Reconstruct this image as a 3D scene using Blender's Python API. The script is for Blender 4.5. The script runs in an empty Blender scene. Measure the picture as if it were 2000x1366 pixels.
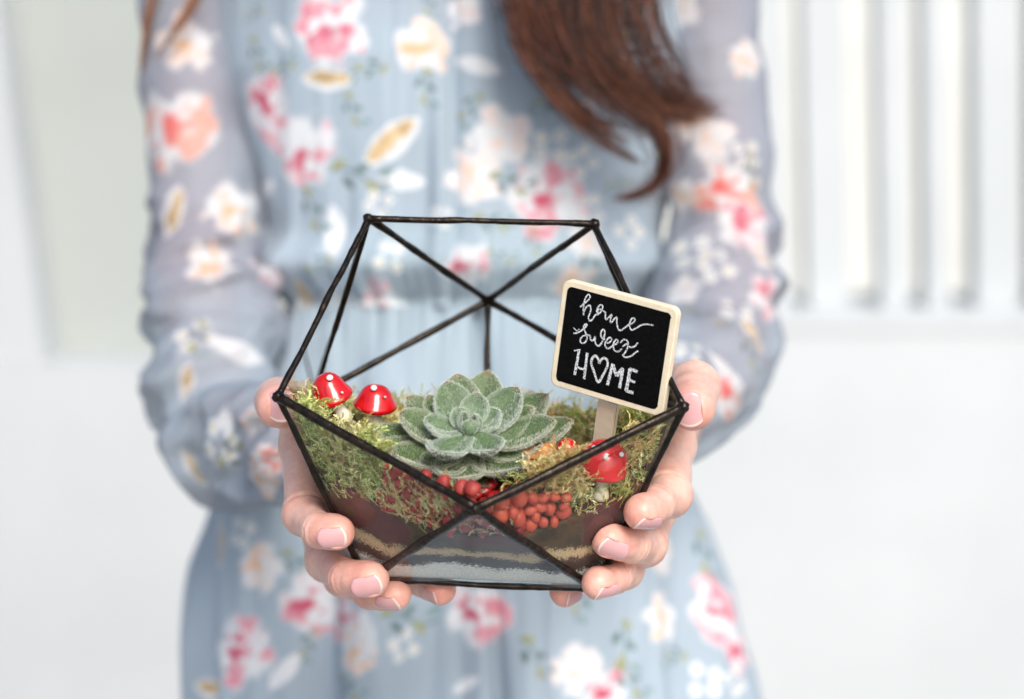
import bpy, math, random
import numpy as np
from mathutils import Vector, Matrix
R = math.radians
rng = np.random.default_rng(7)
random.seed(7)
sc = bpy.context.scene
COL = sc.collection

# ---------------------------------------------------------------- camera, world, sun, exposure
PITCH = R(10); CAMZ = 1.32
cd = bpy.data.cameras.new('camera'); cam = bpy.data.objects.new('camera', cd); COL.objects.link(cam)
cam.location = (0, 0, CAMZ); cam.rotation_euler = (R(90) - PITCH, 0, 0)
cd.sensor_width = 36; cd.lens = 63; cd.clip_start = .02; cd.clip_end = 500
cd.dof.use_dof = True; cd.dof.focus_distance = .683; cd.dof.aperture_fstop = 5.0
sc.camera = cam
SUN_EL, SUN_AZ = 40, 160          # azimuth: direction the light comes FROM, degrees clockwise from +Y
world = bpy.data.worlds.new('World'); sc.world = world; world.use_nodes = True
nt = world.node_tree; bg = nt.nodes['Background']
sky = nt.nodes.new('ShaderNodeTexSky'); sky.sky_type = 'NISHITA'; sky.sun_disc = False
sky.sun_elevation = R(SUN_EL); sky.sun_rotation = R(SUN_AZ); sky.dust_density = 4; sky.ozone_density = .6; sky.air_density = 1
nt.links.new(sky.outputs[0], bg.inputs[0]); bg.inputs[1].default_value = .15
sd = bpy.data.lights.new('sun', 'SUN'); sd.energy = 2.1; sd.angle = R(26); sd.color = (1, .96, .9)
sun = bpy.data.objects.new('sun', sd); COL.objects.link(sun); sun.location = (1, -1, 4)
d = Vector((math.sin(R(SUN_AZ)) * math.cos(R(SUN_EL)), math.cos(R(SUN_AZ)) * math.cos(R(SUN_EL)), math.sin(R(SUN_EL))))
sun.rotation_euler = d.to_track_quat('Z', 'Y').to_euler()
sc.view_settings.view_transform = 'Standard'; sc.view_settings.look = 'None'
sc.view_settings.exposure = .1; sc.view_settings.gamma = 1
try:
    sc.view_settings.use_white_balance = True
    sc.view_settings.white_balance_temperature = 6150; sc.view_settings.white_balance_tint = 8
except Exception: pass
sc.cycles.transparent_max_bounces = 32; sc.cycles.max_bounces = 10; sc.cycles.use_denoising = True

# ---------------------------------------------------------------- frames: lens-centred millimetres (x right, y down, z ahead) -> world metres
F_ = 3500.
MR = np.array([[1, 0, 0], [0, -math.sin(PITCH), math.cos(PITCH)], [0, -math.cos(PITCH), -math.sin(PITCH)]])
def W(q):
    q = np.asarray(q, float)
    return q @ MR.T * .001 + np.array([0, 0, CAMZ])
def P(u, v, z): return np.array([(u - 1000) / F_ * z, (v - 683) / F_ * z, z])
def PX(q):
    q = np.asarray(q, float); return 1000 + F_ * q[..., 0] / q[..., 2], 683 + F_ * q[..., 1] / q[..., 2]
def nrm(v): v = np.asarray(v, float); return v / (np.linalg.norm(v) + 1e-12)

# ---------------------------------------------------------------- objects
def tag(o, label=None, cat=None, group=None, kind=None):
    if label: o['label'] = label
    if cat: o['category'] = cat
    if group: o['group'] = group
    if kind: o['kind'] = kind
    return o
def empty(name, loc, **k):
    o = bpy.data.objects.new(name, None); COL.objects.link(o); o.location = loc; o.empty_display_size = .01
    return tag(o, **k)
def mesh_data(name, v, f, mat=None, smooth=True, col=None, uv=None):
    me = bpy.data.meshes.new(name)
    v = np.asarray(v, np.float32)
    if isinstance(f, np.ndarray):
        k = f.shape[1]; n = len(f)
        me.vertices.add(len(v)); me.vertices.foreach_set('co', v.ravel())
        me.loops.add(n * k); me.loops.foreach_set('vertex_index', f.astype(np.int32).ravel())
        me.polygons.add(n); me.polygons.foreach_set('loop_start', np.arange(n, dtype=np.int32) * k)
        me.polygons.foreach_set('loop_total', np.full(n, k, np.int32))
        me.update(calc_edges=True); me.validate()
    else:
        me.from_pydata([tuple(map(float, p)) for p in v], [], f); me.update()
    if smooth: me.polygons.foreach_set('use_smooth', np.ones(len(me.polygons), bool))
    if col is not None:
        a = me.color_attributes.new('Col', 'FLOAT_COLOR', 'POINT')
        c = np.ones((len(v), 4), np.float32); c[:, :3] = col; a.data.foreach_set('color', c.ravel())
    if mat: me.materials.append(mat)
    return me
def obj(name, v, f, mat, parent=None, world=False, origin=None, smooth=True, col=None, **k):
    """v in lens millimetres (or world metres when world=True)"""
    v = np.asarray(v, float)
    if not world: v = W(v)
    base = np.zeros(3)
    if parent is not None:
        p = parent
        while p is not None: base = base + np.array(p.location); p = p.parent
        loc = np.zeros(3)
    else:
        loc = v.mean(0) if origin is None else np.asarray(origin); base = loc
    o = bpy.data.objects.new(name, mesh_data(name, v - base, f, mat, smooth, col)); COL.objects.link(o)
    if parent is not None: o.parent = parent
    else: o.location = loc
    return tag(o, **k)

# ---------------------------------------------------------------- materials
def mat(name, color=(.5, .5, .5), rough=.5, metal=0, **kw):
    m = bpy.data.materials.new(name); m.use_nodes = True
    b = m.node_tree.nodes['Principled BSDF']
    b.inputs['Base Color'].default_value = (*color, 1); b.inputs['Roughness'].default_value = rough; b.inputs['Metallic'].default_value = metal
    for k, v in kw.items(): b.inputs[k.replace('_', ' ')].default_value = v
    return m
def N(m, t, **kw):
    n = m.node_tree.nodes.new(t)
    for k, v in kw.items():
        if k.startswith('i_'): n.inputs[k[2:].replace('_', ' ')].default_value = v
        else: setattr(n, k, v)
    return n
def L(m, a, b): m.node_tree.links.new(a, b)
def bsdf(m): return m.node_tree.nodes['Principled BSDF']
def noise(m, scale, detail=4, rough=.55, coord='Object', dist=0):
    tc = N(m, 'ShaderNodeTexCoord'); n = N(m, 'ShaderNodeTexNoise'); n.inputs['Scale'].default_value = scale
    n.inputs['Detail'].default_value = detail; n.inputs['Roughness'].default_value = rough; n.inputs['Distortion'].default_value = dist
    L(m, tc.outputs[coord], n.inputs['Vector']); return n
def ramp(m, src, stops):
    r = N(m, 'ShaderNodeValToRGB'); e = r.color_ramp.elements
    while len(e) < len(stops): e.new(.5)
    for el, (p, c) in zip(e, stops): el.position = p; el.color = (*c, 1) if len(c) == 3 else c
    L(m, src, r.inputs[0]); return r
def mixc(m, a, b, fac, mode='MIX'):
    x = N(m, 'ShaderNodeMix', data_type='RGBA', blend_type=mode)
    for s, i in ((fac, 0), (a, 6), (b, 7)):
        if hasattr(s, 'links'): L(m, s, x.inputs[i])
        elif isinstance(s, (int, float)): x.inputs[i].default_value = s
        else: x.inputs[i].default_value = (*s, 1)
    return x.outputs[2]
def bump(m, src, strength, dist):
    b = N(m, 'ShaderNodeBump'); b.inputs['Strength'].default_value = strength; b.inputs['Distance'].default_value = dist
    L(m, src, b.inputs['Height']); L(m, b.outputs[0], bsdf(m).inputs['Normal']); return b
def noisy(name, c1, c2, scale, rough=.5, lo=.35, hi=.65, metal=0, bstr=0, bscale=None, bdist=.0002, **kw):
    m = mat(name, c1, rough, metal, **kw); n = noise(m, scale)
    r = ramp(m, n.outputs[0], [(lo, c1), (hi, c2)]); L(m, r.outputs[0], bsdf(m).inputs['Base Color'])
    if bstr: bump(m, noise(m, bscale or scale).outputs[0], bstr, bdist)
    return m
def vcol_mat(name, rough=.6, var=.0, vscale=800, **kw):
    m = mat(name, (.5, .5, .5), rough, **kw); a = N(m, 'ShaderNodeAttribute', attribute_name='Col')
    out = a.outputs['Color']
    if var:
        n = noise(m, vscale); r = ramp(m, n.outputs[0], [(.3, (1 - var,) * 3), (.7, (1 + var,) * 3)])
        out = mixc(m, out, r.outputs[0], 1., 'MULTIPLY')
    L(m, out, bsdf(m).inputs['Base Color']); return m

M_metal = noisy('black_patina', (.014, .011, .009), (.05, .036, .026), 260, .3, .35, .72, metal=.75, bstr=.7, bscale=420, bdist=.0006)
M_wood = noisy('birch_wood', (.88, .77, .58), (.78, .65, .46), 300, .6, .3, .75, bstr=.25, bscale=900, bdist=.0001)
M_ply = noisy('plywood_edge', (.62, .42, .2), (.36, .2, .08), 500, .7)
M_board = noisy('chalkboard', (.003, .003, .0032), (.006, .006, .0065), 700, .75, bstr=.2, bscale=2500, bdist=.00005)
M_cream = noisy('cream_glaze', (.88, .83, .66), (.74, .62, .38), 160, .25, .4, .8)
M_red = noisy('red_glaze', (.66, .006, .008), (.5, .003, .005), 180, .12, Coat_Weight=.6, bstr=.12, bscale=260, bdist=.0006)
M_spot = mat('white_paint', (.82, .8, .74), .3)
M_cloth = vcol_mat('printed_chiffon', .85)
bsdf(M_board).inputs['Specular IOR Level'].default_value = .04
bsdf(M_cloth).inputs['Sheen Weight'].default_value = .15
M_sheer = vcol_mat('sheer_printed_chiffon', .85)
def make_sheer(m, a):
    out = m.node_tree.nodes['Material Output']; t = N(m, 'ShaderNodeBsdfTransparent'); x = N(m, 'ShaderNodeMixShader'); x.inputs[0].default_value = a
    L(m, t.outputs[0], x.inputs[1]); L(m, bsdf(m).outputs[0], x.inputs[2]); L(m, x.outputs[0], out.inputs[0])
make_sheer(M_sheer, .74)

M_glass = bpy.data.materials.new('clear_glass'); M_glass.use_nodes = True
_n = M_glass.node_tree; _n.nodes.remove(_n.nodes['Principled BSDF'])
fr = N(M_glass, 'ShaderNodeFresnel'); gg = N(M_glass, 'ShaderNodeNewGeometry'); io = N(M_glass, 'ShaderNodeMapRange'); io.inputs['To Min'].default_value = 1.38; io.inputs['To Max'].default_value = 1 / 1.38
L(M_glass, gg.outputs['Backfacing'], io.inputs['Value']); L(M_glass, io.outputs[0], fr.inputs[0])
tr = N(M_glass, 'ShaderNodeBsdfTransparent'); tr.inputs[0].default_value = (.975, .985, .975, 1)
gl = N(M_glass, 'ShaderNodeBsdfGlossy'); gl.inputs['Roughness'].default_value = .02
one = N(M_glass, 'ShaderNodeMath', operation='SUBTRACT'); one.inputs[0].default_value = 1; L(M_glass, gg.outputs['Backfacing'], one.inputs[1])
fm = N(M_glass, 'ShaderNodeMath', operation='MULTIPLY'); L(M_glass, fr.outputs[0], fm.inputs[0]); L(M_glass, one.outputs[0], fm.inputs[1])
mx = N(M_glass, 'ShaderNodeMixShader'); L(M_glass, fm.outputs[0], mx.inputs[0]); L(M_glass, tr.outputs[0], mx.inputs[1]); L(M_glass, gl.outputs[0], mx.inputs[2])
df = N(M_glass, 'ShaderNodeBsdfDiffuse'); df.inputs[0].default_value = (.7, .7, .7, 1)          # dusty film
sm = noise(M_glass, 22, 5); smr = ramp(M_glass, sm.outputs[0], [(.45, (0.0,) * 3), (.8, (.02,) * 3)])
m2 = N(M_glass, 'ShaderNodeMixShader'); L(M_glass, smr.outputs[0], m2.inputs[0]); L(M_glass, mx.outputs[0], m2.inputs[1]); L(M_glass, df.outputs[0], m2.inputs[2])
L(M_glass, m2.outputs[0], _n.nodes['Material Output'].inputs[0])

# ---------------------------------------------------------------- signed-distance modelling
def surface_nets(f, o, h):
    nx, ny, nz = f.shape; ins = f < 0
    c = np.zeros((nx - 1, ny - 1, nz - 1), np.uint8)
    for a in (0, 1):
        for b in (0, 1):
            for d_ in (0, 1): c += ins[a:nx - 1 + a, b:ny - 1 + b, d_:nz - 1 + d_]
    act = (c > 0) & (c < 8); I, J, K = np.nonzero(act)
    idx = np.full(act.shape, -1, np.int32); idx[I, J, K] = np.arange(len(I))
    s = np.zeros((len(I), 3)); cnt = np.zeros(len(I))
    for ax in range(3):
        o1, o2 = [q for q in range(3) if q != ax]
        for a in (0, 1):
            for b in (0, 1):
                p = [0, 0, 0]; p[o1] = a; p[o2] = b; q = list(p); q[ax] = 1
                f0 = f[I + p[0], J + p[1], K + p[2]]; f1 = f[I + q[0], J + q[1], K + q[2]]
                m = (f0 < 0) != (f1 < 0); t = np.where(m, f0 / np.where(m, f0 - f1, 1), 0)
                pos = np.array(p, float)[None].repeat(len(I), 0); pos[:, ax] = t
                s += pos * m[:, None]; cnt += m
    v = (np.stack([I, J, K], 1) + s / cnt[:, None]) * h + np.asarray(o)
    quads = []
    for ax in range(3):
        o1, o2 = (ax + 1) % 3, (ax + 2) % 3
        sl0 = [slice(1, -1)] * 3; sl0[ax] = slice(0, -1); sl1 = [slice(1, -1)] * 3; sl1[ax] = slice(1, None)
        A = ins[tuple(sl0)]; B = ins[tuple(sl1)]
        for sgn, mk in ((1, A & ~B), (-1, ~A & B)):
            ii = list(np.nonzero(mk))
            for q in (o1, o2): ii[q] = ii[q] + 1
            def cell(a, b):
                jj = [x.copy() for x in ii]; jj[o1] -= a; jj[o2] -= b; return idx[jj[0], jj[1], jj[2]]
            q4 = [cell(1, 1), cell(0, 1), cell(0, 0), cell(1, 0)]
            if sgn < 0: q4 = q4[::-1]
            quads.append(np.stack(q4, 1))
    return v, np.concatenate(quads)
def smin(a, b, k):
    h = np.maximum(k - np.abs(a - b), 0) / k; return np.minimum(a, b) - h * h * k * .25
class Field:
    def __init__(s, lo, hi, h):
        s.h = h; s.lo = np.array(lo, float); n = np.ceil((np.array(hi) - s.lo) / h).astype(int) + 1
        s.f = np.full(tuple(n), 30., np.float32); s.ax = [(s.lo[i] + np.arange(n[i]) * h).astype(np.float32) for i in range(3)]
    def sub(s, lo, hi):
        sl = []
        for i in range(3):
            a = max(0, int((lo[i] - s.lo[i]) / s.h)); b = min(s.f.shape[i], int((hi[i] - s.lo[i]) / s.h) + 2); sl.append(slice(a, max(a, b)))
        X, Y, Z = s.ax[0][sl[0]][:, None, None], s.ax[1][sl[1]][None, :, None], s.ax[2][sl[2]][None, None, :]
        return tuple(sl), X, Y, Z
    def cone(s, a, b, ra, rb, k=3., pad=None):
        a, b = np.asarray(a, float), np.asarray(b, float); r = max(ra, rb); pad = (pad or k) + r + 2
        sl, X, Y, Z = s.sub(np.minimum(a, b) - pad, np.maximum(a, b) + pad)
        if min(x.stop - x.start for x in sl) <= 0: return
        ba = b - a; l2 = max(ba @ ba, 1e-9)
        t = np.clip(((X - a[0]) * ba[0] + (Y - a[1]) * ba[1] + (Z - a[2]) * ba[2]) / l2, 0, 1)
        d_ = np.sqrt((X - a[0] - t * ba[0]) ** 2 + (Y - a[1] - t * ba[1]) ** 2 + (Z - a[2] - t * ba[2]) ** 2) - (ra + (rb - ra) * t)
        s.f[sl] = smin(s.f[sl], d_.astype(np.float32), k)
    def mesh(s): return surface_nets(s.f, s.lo, s.h)

# smooth vectorised value noise
_lat = np.random.default_rng(3).random((32, 32, 32)).astype(np.float32)
def vnoise(p, scale=1.):
    p = np.asarray(p, float) * scale; i = np.floor(p).astype(int); f = p - i; f = f * f * (3 - 2 * f); r = 0
    for a in (0, 1):
        for b in (0, 1):
            for c in (0, 1):
                w = (f[..., 0] if a else 1 - f[..., 0]) * (f[..., 1] if b else 1 - f[..., 1]) * (f[..., 2] if c else 1 - f[..., 2])
                r = r + w * _lat[(i[..., 0] + a) % 32, (i[..., 1] + b) % 32, (i[..., 2] + c) % 32]
    return r * 2 - 1
def fbm(p, s, n=3): return sum(vnoise(p, s * 2 ** k) / 2 ** k for k in range(n))

# ---------------------------------------------------------------- simple mesh makers (all lens-mm)
def frame_of(d_, hint=(0, 0, 1)):
    d_ = nrm(d_); h = np.array(hint, float)
    if abs(d_ @ h) > .95: h = np.array([1., 0, 0])
    a = nrm(np.cross(h, d_)); return a, np.cross(d_, a), d_
def tube(pts, rad, n=8, caps=True, hint=(0, 0, 1), ry=1.):
    pts = np.asarray(pts, float); m = len(pts); rad = np.broadcast_to(rad, (m,)); v = []
    tg = np.gradient(pts, axis=0)
    for i in range(m):
        a, b, _ = frame_of(tg[i], hint); t = np.arange(n) / n * 2 * math.pi
        v.append(pts[i] + rad[i] * (np.cos(t)[:, None] * a + ry * np.sin(t)[:, None] * b))
    v = np.concatenate(v); f = []
    for i in range(m - 1):
        for j in range(n): f.append((i * n + j, i * n + (j + 1) % n, (i + 1) * n + (j + 1) % n, (i + 1) * n + j))
    if caps: f.append(tuple(range(n))[::-1]); f.append(tuple(range((m - 1) * n, m * n)))
    return v, f
def lathe(prof, n=32):
    """prof: (radius, height) list, about +Z, local mm"""
    v = []; f = []; m = len(prof); t = np.arange(n) / n * 2 * math.pi
    for r_, z_ in prof: v.append(np.stack([r_ * np.cos(t), r_ * np.sin(t), np.full(n, z_)], 1))
    for i in range(m - 1):
        for j in range(n): f.append((i * n + j, i * n + (j + 1) % n, (i + 1) * n + (j + 1) % n, (i + 1) * n + j))
    return np.concatenate(v), f
def ico(sub=2):
    import bmesh
    bm = bmesh.new(); bmesh.ops.create_icosphere(bm, subdivisions=sub, radius=1)
    v = np.array([x.co[:] for x in bm.verts]); f = [tuple(a.index for a in q.verts) for q in bm.faces]; bm.free(); return v, f
def join(parts):
    V, Fc, n = [], [], 0
    for v, f in parts: V.append(v); Fc += [tuple(int(i) + n for i in q) for q in f]; n += len(v)
    return np.concatenate(V), Fc
def catmull(pts, n):
    pts = np.asarray(pts, float); p = np.concatenate([[2 * pts[0] - pts[1]], pts, [2 * pts[-1] - pts[-2]]]); m = len(pts) - 1
    t = np.linspace(0, m - 1e-6, n); i = t.astype(int); f = (t - i)[:, None]
    a, b, c, d_ = p[i], p[i + 1], p[i + 2], p[i + 3]
    return .5 * (2 * b + (c - a) * f + (2 * a - 5 * b + 4 * c - d_) * f ** 2 + (3 * b - a - 3 * c + d_) * f ** 3)

# ================================================================ THE SETTING
def box_w(x0, x1, y0, y1, z0, z1):
    v = [(x, y, z) for x in (x0, x1) for y in (y0, y1) for z in (z0, z1)]
    f = [(0, 1, 3, 2), (4, 6, 7, 5), (0, 4, 5, 1), (2, 3, 7, 6), (0, 2, 6, 4), (1, 5, 7, 3)]
    return np.array(v, float), f
M_ground = noisy('pale_paving', (.34, .34, .33), (.29, .29, .28), 3, .8)
obj('ground', [(-200, -200, 0), (200, -200, 0), (200, 200, 0), (-200, 200, 0)], [(0, 1, 2, 3)], M_ground, world=True, smooth=False, kind='structure')
M_wall = noisy('white_render', (.60, .625, .64), (.55, .575, .59), 2.2, .7)
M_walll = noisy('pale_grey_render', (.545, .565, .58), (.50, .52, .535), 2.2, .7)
M_wallg = noisy('grey_green_render', (.42, .445, .425), (.37, .395, .375), 1.5, .8)
M_beige = noisy('beige_render', (.74, .745, .715), (.66, .66, .62), 2.5, .8)
def wxyz(u, v, z): return W(P(u, v, z))
zb = 3200
pt = wxyz(1450, 612, zb); YB = pt[1]
# white parapet to the right
x0 = wxyz(1120, 612, zb)[0]; x1 = wxyz(2700, 612, zb)[0]; top = pt[2]
pr = empty('parapet_wall', (x0, YB, 0), label='low white rendered wall below the row of white posts on the right', cat='wall')
v, f = box_w(x0, x1, YB, YB + .25, 0, top - .03); obj('wall', v, f, M_wall, pr, world=True, smooth=False)
v, f = box_w(x0 - .01, x1, YB - .006, YB + .256, top - .03, top); obj('coping', v, f, M_wall, pr, world=True, smooth=False)
sc_ = empty('post_screen', (x0, YB + .1, top), label='row of blurred white upright posts standing on the low wall', cat='railing')
for (ua, ub) in ((1475, 1556), (1590, 1672), (1738, 1790), (1825, 1870), (1925, 2010), (2040, 2110), (2150, 2230), (1380, 1440)):
    lean = .05
    a = wxyz(ua, 612, zb)[0]; b = wxyz(ub, 612, zb)[0]; h_ = 1.0
    v, f = box_w(a, b, YB + .06, YB + .14, top + .001, top + h_)
    v[:, 0] -= (v[:, 2] - top) * lean
    obj('post', v, f, M_wall, sc_, world=True, smooth=False)
v, f = box_w(x0 - 1.2, x1 + 2.5, YB + 2.6, YB + 2.8, 0, 4.6); obj('house_wall', v, f, M_beige, world=True, smooth=False, label='pale beige house wall seen between the white posts', cat='wall')
# left: white plinth with recessed grey-green panel and white pillar
pl = wxyz(200, 717, zb); xl0 = wxyz(-900, 700, zb)[0]; xl1 = wxyz(1100, 700, zb)[0]
lw = empty('panelled_wall', (xl0, YB, 0), label='white plinth with a recessed grey-green panel above it on the left', cat='wall')
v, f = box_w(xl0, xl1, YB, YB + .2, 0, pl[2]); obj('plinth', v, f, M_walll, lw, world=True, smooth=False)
v, f = box_w(xl0, xl1, YB + .12, YB + .2, pl[2] + .001, pl[2] + 1.6); obj('panel', v, f, M_wallg, lw, world=True, smooth=False)
xa = wxyz(-300, 700, zb)[0]; xb = wxyz(82, 700, zb)[0]
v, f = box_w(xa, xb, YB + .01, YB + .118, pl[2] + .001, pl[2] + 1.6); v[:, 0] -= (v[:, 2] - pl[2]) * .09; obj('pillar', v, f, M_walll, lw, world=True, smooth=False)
# ================================================================ TERRARIUM
V = dict(F=[-12.7, 56.4, 633.2], L=[-86.8, 17.5, 664.4], A=[-57.1, -52.2, 713.9], B=[32.6, -49.9, 713.3], R=[63.5, 21.2, 663.4], FL=[-57.8, 90.2, 704.4],
         BL=[-83.6, 19.4, 754.2], K=[-10.5, -21.3, 784.4], BR=[66.1, 22.2, 753.2], FR=[32.8, 94.3, 703.8], Z=[-12.1, 69.7, 778.5])
V = {k: np.array(v, float) for k, v in V.items()}
CEN = (V['L'] + V['BR'] + V['R'] + V['BL'] + V['F'] + V['K']) / 6
TN = nrm(np.cross(V['FL'] - V['Z'], V['FR'] - V['Z'])); TN = TN if TN[1] < 0 else -TN
TO = (V['FL'] + V['FR'] + V['Z']) / 3; TX = nrm(V['FR'] - V['FL']); TY = np.cross(TN, TX); TY = TY if TY[2] > 0 else -TY
TM = np.stack([TX, TY, TN])                # rows
def toT(q): return (np.asarray(q, float) - TO) @ TM.T
def fromT(t): return np.asarray(t, float) @ TM + TO
PAN = ['F L FL', 'L FL BL', 'L A BL', 'A BL K', 'A B K', 'B K BR', 'B R BR', 'R BR FR', 'R F FR', 'F FR FL', 'Z FL FR', 'Z FL BL', 'Z BL K', 'Z K BR', 'Z BR FR']
EDG = ['F L', 'L A', 'A B', 'B R', 'R F', 'F FL', 'L FL', 'L BL', 'A BL', 'A K', 'B K', 'B BR', 'R BR', 'R FR', 'F FR', 'FL BL', 'BL K', 'K BR', 'BR FR', 'FR FL', 'Z FL', 'Z FR', 'Z BL', 'Z BR', 'Z K']
PLN = []
for p in PAN:
    a, b, c = [V[x] for x in p.split()]; n = nrm(np.cross(b - a, c - a))
    if n @ (a - CEN) < 0: n = -n
    PLN.append((n, n @ a))
PN = np.array([p[0] for p in PLN]); PD = np.array([p[1] for p in PLN])
def keep_in(q, m=1.2, it=3):
    q = np.array(q, float); md = np.broadcast_to(m, (len(q),))
    for _ in range(it):
        for n, d_ in PLN:
            e = q @ n - d_ + md; q -= np.where(e > 0, e, 0)[:, None] * n
    return q
def hit(u, v, pane):
    n, d_ = PLN[PAN.index(pane)]; r = P(u, v, 1.); return r * (d_ / (n @ r))
ter = empty('terrarium', W(TO), label='open glass polyhedron terrarium with black soldered edges held in two hands', cat='terrarium')
for p in PAN:
    a, b, c = [V[x] for x in p.split()]; n = PLN[PAN.index(p)][0]; ce = (a + b + c) / 3
    q = [x + (ce - x) * .006 for x in (a, b, c)]; v = np.array([x + n * .45 for x in q] + [x - n * .45 for x in q])
    if np.cross(b - a, c - a) @ n < 0: f = [(2, 1, 0), (3, 4, 5), (0, 1, 4, 3), (1, 2, 5, 4), (2, 0, 3, 5)]
    else: f = [(0, 1, 2), (5, 4, 3), (3, 4, 1, 0), (4, 5, 2, 1), (5, 3, 0, 2)]
    obj('glass_pane', v, f, M_glass, ter, smooth=False)
for k, e in enumerate(EDG):
    a, b = [V[x] for x in e.split()]; n = 26; t = np.linspace(0, 1, n)[:, None]; pts = a + (b - a) * t
    w = fbm(pts + 50 * k, .12, 3) * .22 + vnoise(pts, .5) * .08
    r0 = 1.75 if 'F' in e.split() else 1.5
    if 'Z' in e.split(): r0 = 1.3
    end = np.clip(np.minimum(t[:, 0], 1 - t[:, 0]) * 18, 0, 1)
    r = r0 + w * 1.2 + (1 - end) * .35
    pts = pts + np.stack([fbm(pts + 9, .05, 2), fbm(pts + 31, .05, 2), fbm(pts + 77, .05, 2)], 1) * .35 * end[:, None]
    ctr = nrm((a + b) / 2 - CEN)
    v, f = tube(pts, r, 10, hint=ctr, ry=.88)
    obj('solder_bar', v, f, M_metal, ter)
sv, sf = ico(3)
for k, x in V.items():
    v = sv * (2.25 + .45 * fbm(sv * 3 + x, .6, 2)[:, None]); obj('solder_joint', v + x, sf, M_metal, ter)

# ---- filling: height field in the terrarium's own frame (x right, y back, z up)
def hgt(x, y):
    g = lambda cx, cy, sx, sy: np.exp(-((x - cx) / sx) ** 2 - ((y - cy) / sy) ** 2)
    return 39 + 25 * g(-66, -8, 24, 34) + 22 * g(62, 2, 20, 36) + 9 * g(0, 52, 60, 26) + 10 * g(-3, -12, 26, 20) - 7 * g(-6, -72, 42, 16) + 1.2 * fbm(np.stack([x, y, x * 0], -1), .12, 3)
hs = 1.1
gx = np.arange(-82, 84, hs); gy = np.arange(-84, 88, hs); gz = np.arange(-3, 84, hs)
X, Y, Z = np.meshgrid(gx, gy, gz, indexing='ij')
Q = np.stack([X, Y, Z], -1)
f = (Z - hgt(X[:, :, 0], Y[:, :, 0])[:, :, None]) * .7
nT = PN @ TM.T; dT = PD - PN @ TO
for n, d_ in zip(nT, dT): f = np.maximum(f, Q @ n - d_ + 1.35)
sv_, sf_ = surface_nets(f.astype(np.float32), (gx[0], gy[0], gz[0]), hs); del Q, X, Y, Z, f
M_soil = mat('layered_sand', (.1, .07, .05), .95)
tc = N(M_soil, 'ShaderNodeTexCoord'); sx = N(M_soil, 'ShaderNodeSeparateXYZ'); L(M_soil, tc.outputs['Object'], sx.inputs[0])
def madd(m, a, b, op='ADD'):
    x = N(m, 'ShaderNodeMath', operation=op)
    for s, i in ((a, 0), (b, 1)):
        if hasattr(s, 'links'): L(m, s, x.inputs[i])
        else: x.inputs[i].default_value = s
    return x.outputs[0]
n1 = noise(M_soil, 45, 3); n2 = noise(M_soil, 1000, 4, .75); n3 = noise(M_soil, 38, 3); n4 = noise(M_soil, 1500, 3, .7)
zz = madd(M_soil, sx.outputs[2], madd(M_soil, madd(M_soil, n1.outputs[0], -.5), .016, 'MULTIPLY'))
zz = madd(M_soil, zz, madd(M_soil, madd(M_soil, n2.outputs[0], -.5), .013, 'MULTIPLY'))
zz = madd(M_soil, zz, 12., 'MULTIPLY')      # 83 mm -> 1
dark = ramp(M_soil, n3.outputs[0], [(.42, (.04, .024, .01)), (.5, (.095, .052, .018)), (.54, (.10, .022, .022)), (.7, (.13, .032, .032))])
lay = ramp(M_soil, zz, [(0, (.9, .89, .86)), (.135, (.9, .89, .86)), (.15, (.05, .03, .028)), (.222, (.045, .028, .026)), (.243, (.62, .46, .28)), (.285, (.55, .4, .23)), (.3, (.06, .04, .02)), (1, (.06, .04, .02))])
sel = ramp(M_soil, zz, [(.30, (0, 0, 0)), (.325, (1, 1, 1))])
c_ = mixc(M_soil, lay.outputs[0], dark.outputs[0], sel.outputs[0])
gr = ramp(M_soil, n4.outputs[0], [(.3, (.55,) * 3), (.6, (1.1,) * 3), (.72, (2.2, 1.9, 1.5))])
L(M_soil, mixc(M_soil, c_, gr.outputs[0], .6, 'MULTIPLY'), bsdf(M_soil).inputs['Base Color']); bump(M_soil, n2.outputs[0], .8, .0006)
# object whose own axes are the terrarium's (so the layers lie level in it)
TW = np.stack([TX, TY, TN], 1); TWw = MR @ TW
soil = bpy.data.objects.new('layered_soil', mesh_data('layered_soil', sv_ * .001, sf_, M_soil)); COL.objects.link(soil)
mw = np.eye(4); mw[:3, :3] = TWw; mw[:3, 3] = W(TO)
soil.matrix_world = Matrix(mw.tolist())
tag(soil, 'layers of white sand, beige sand and dark brown soil filling the bottom of the glass terrarium', 'soil', kind='stuff')

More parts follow.
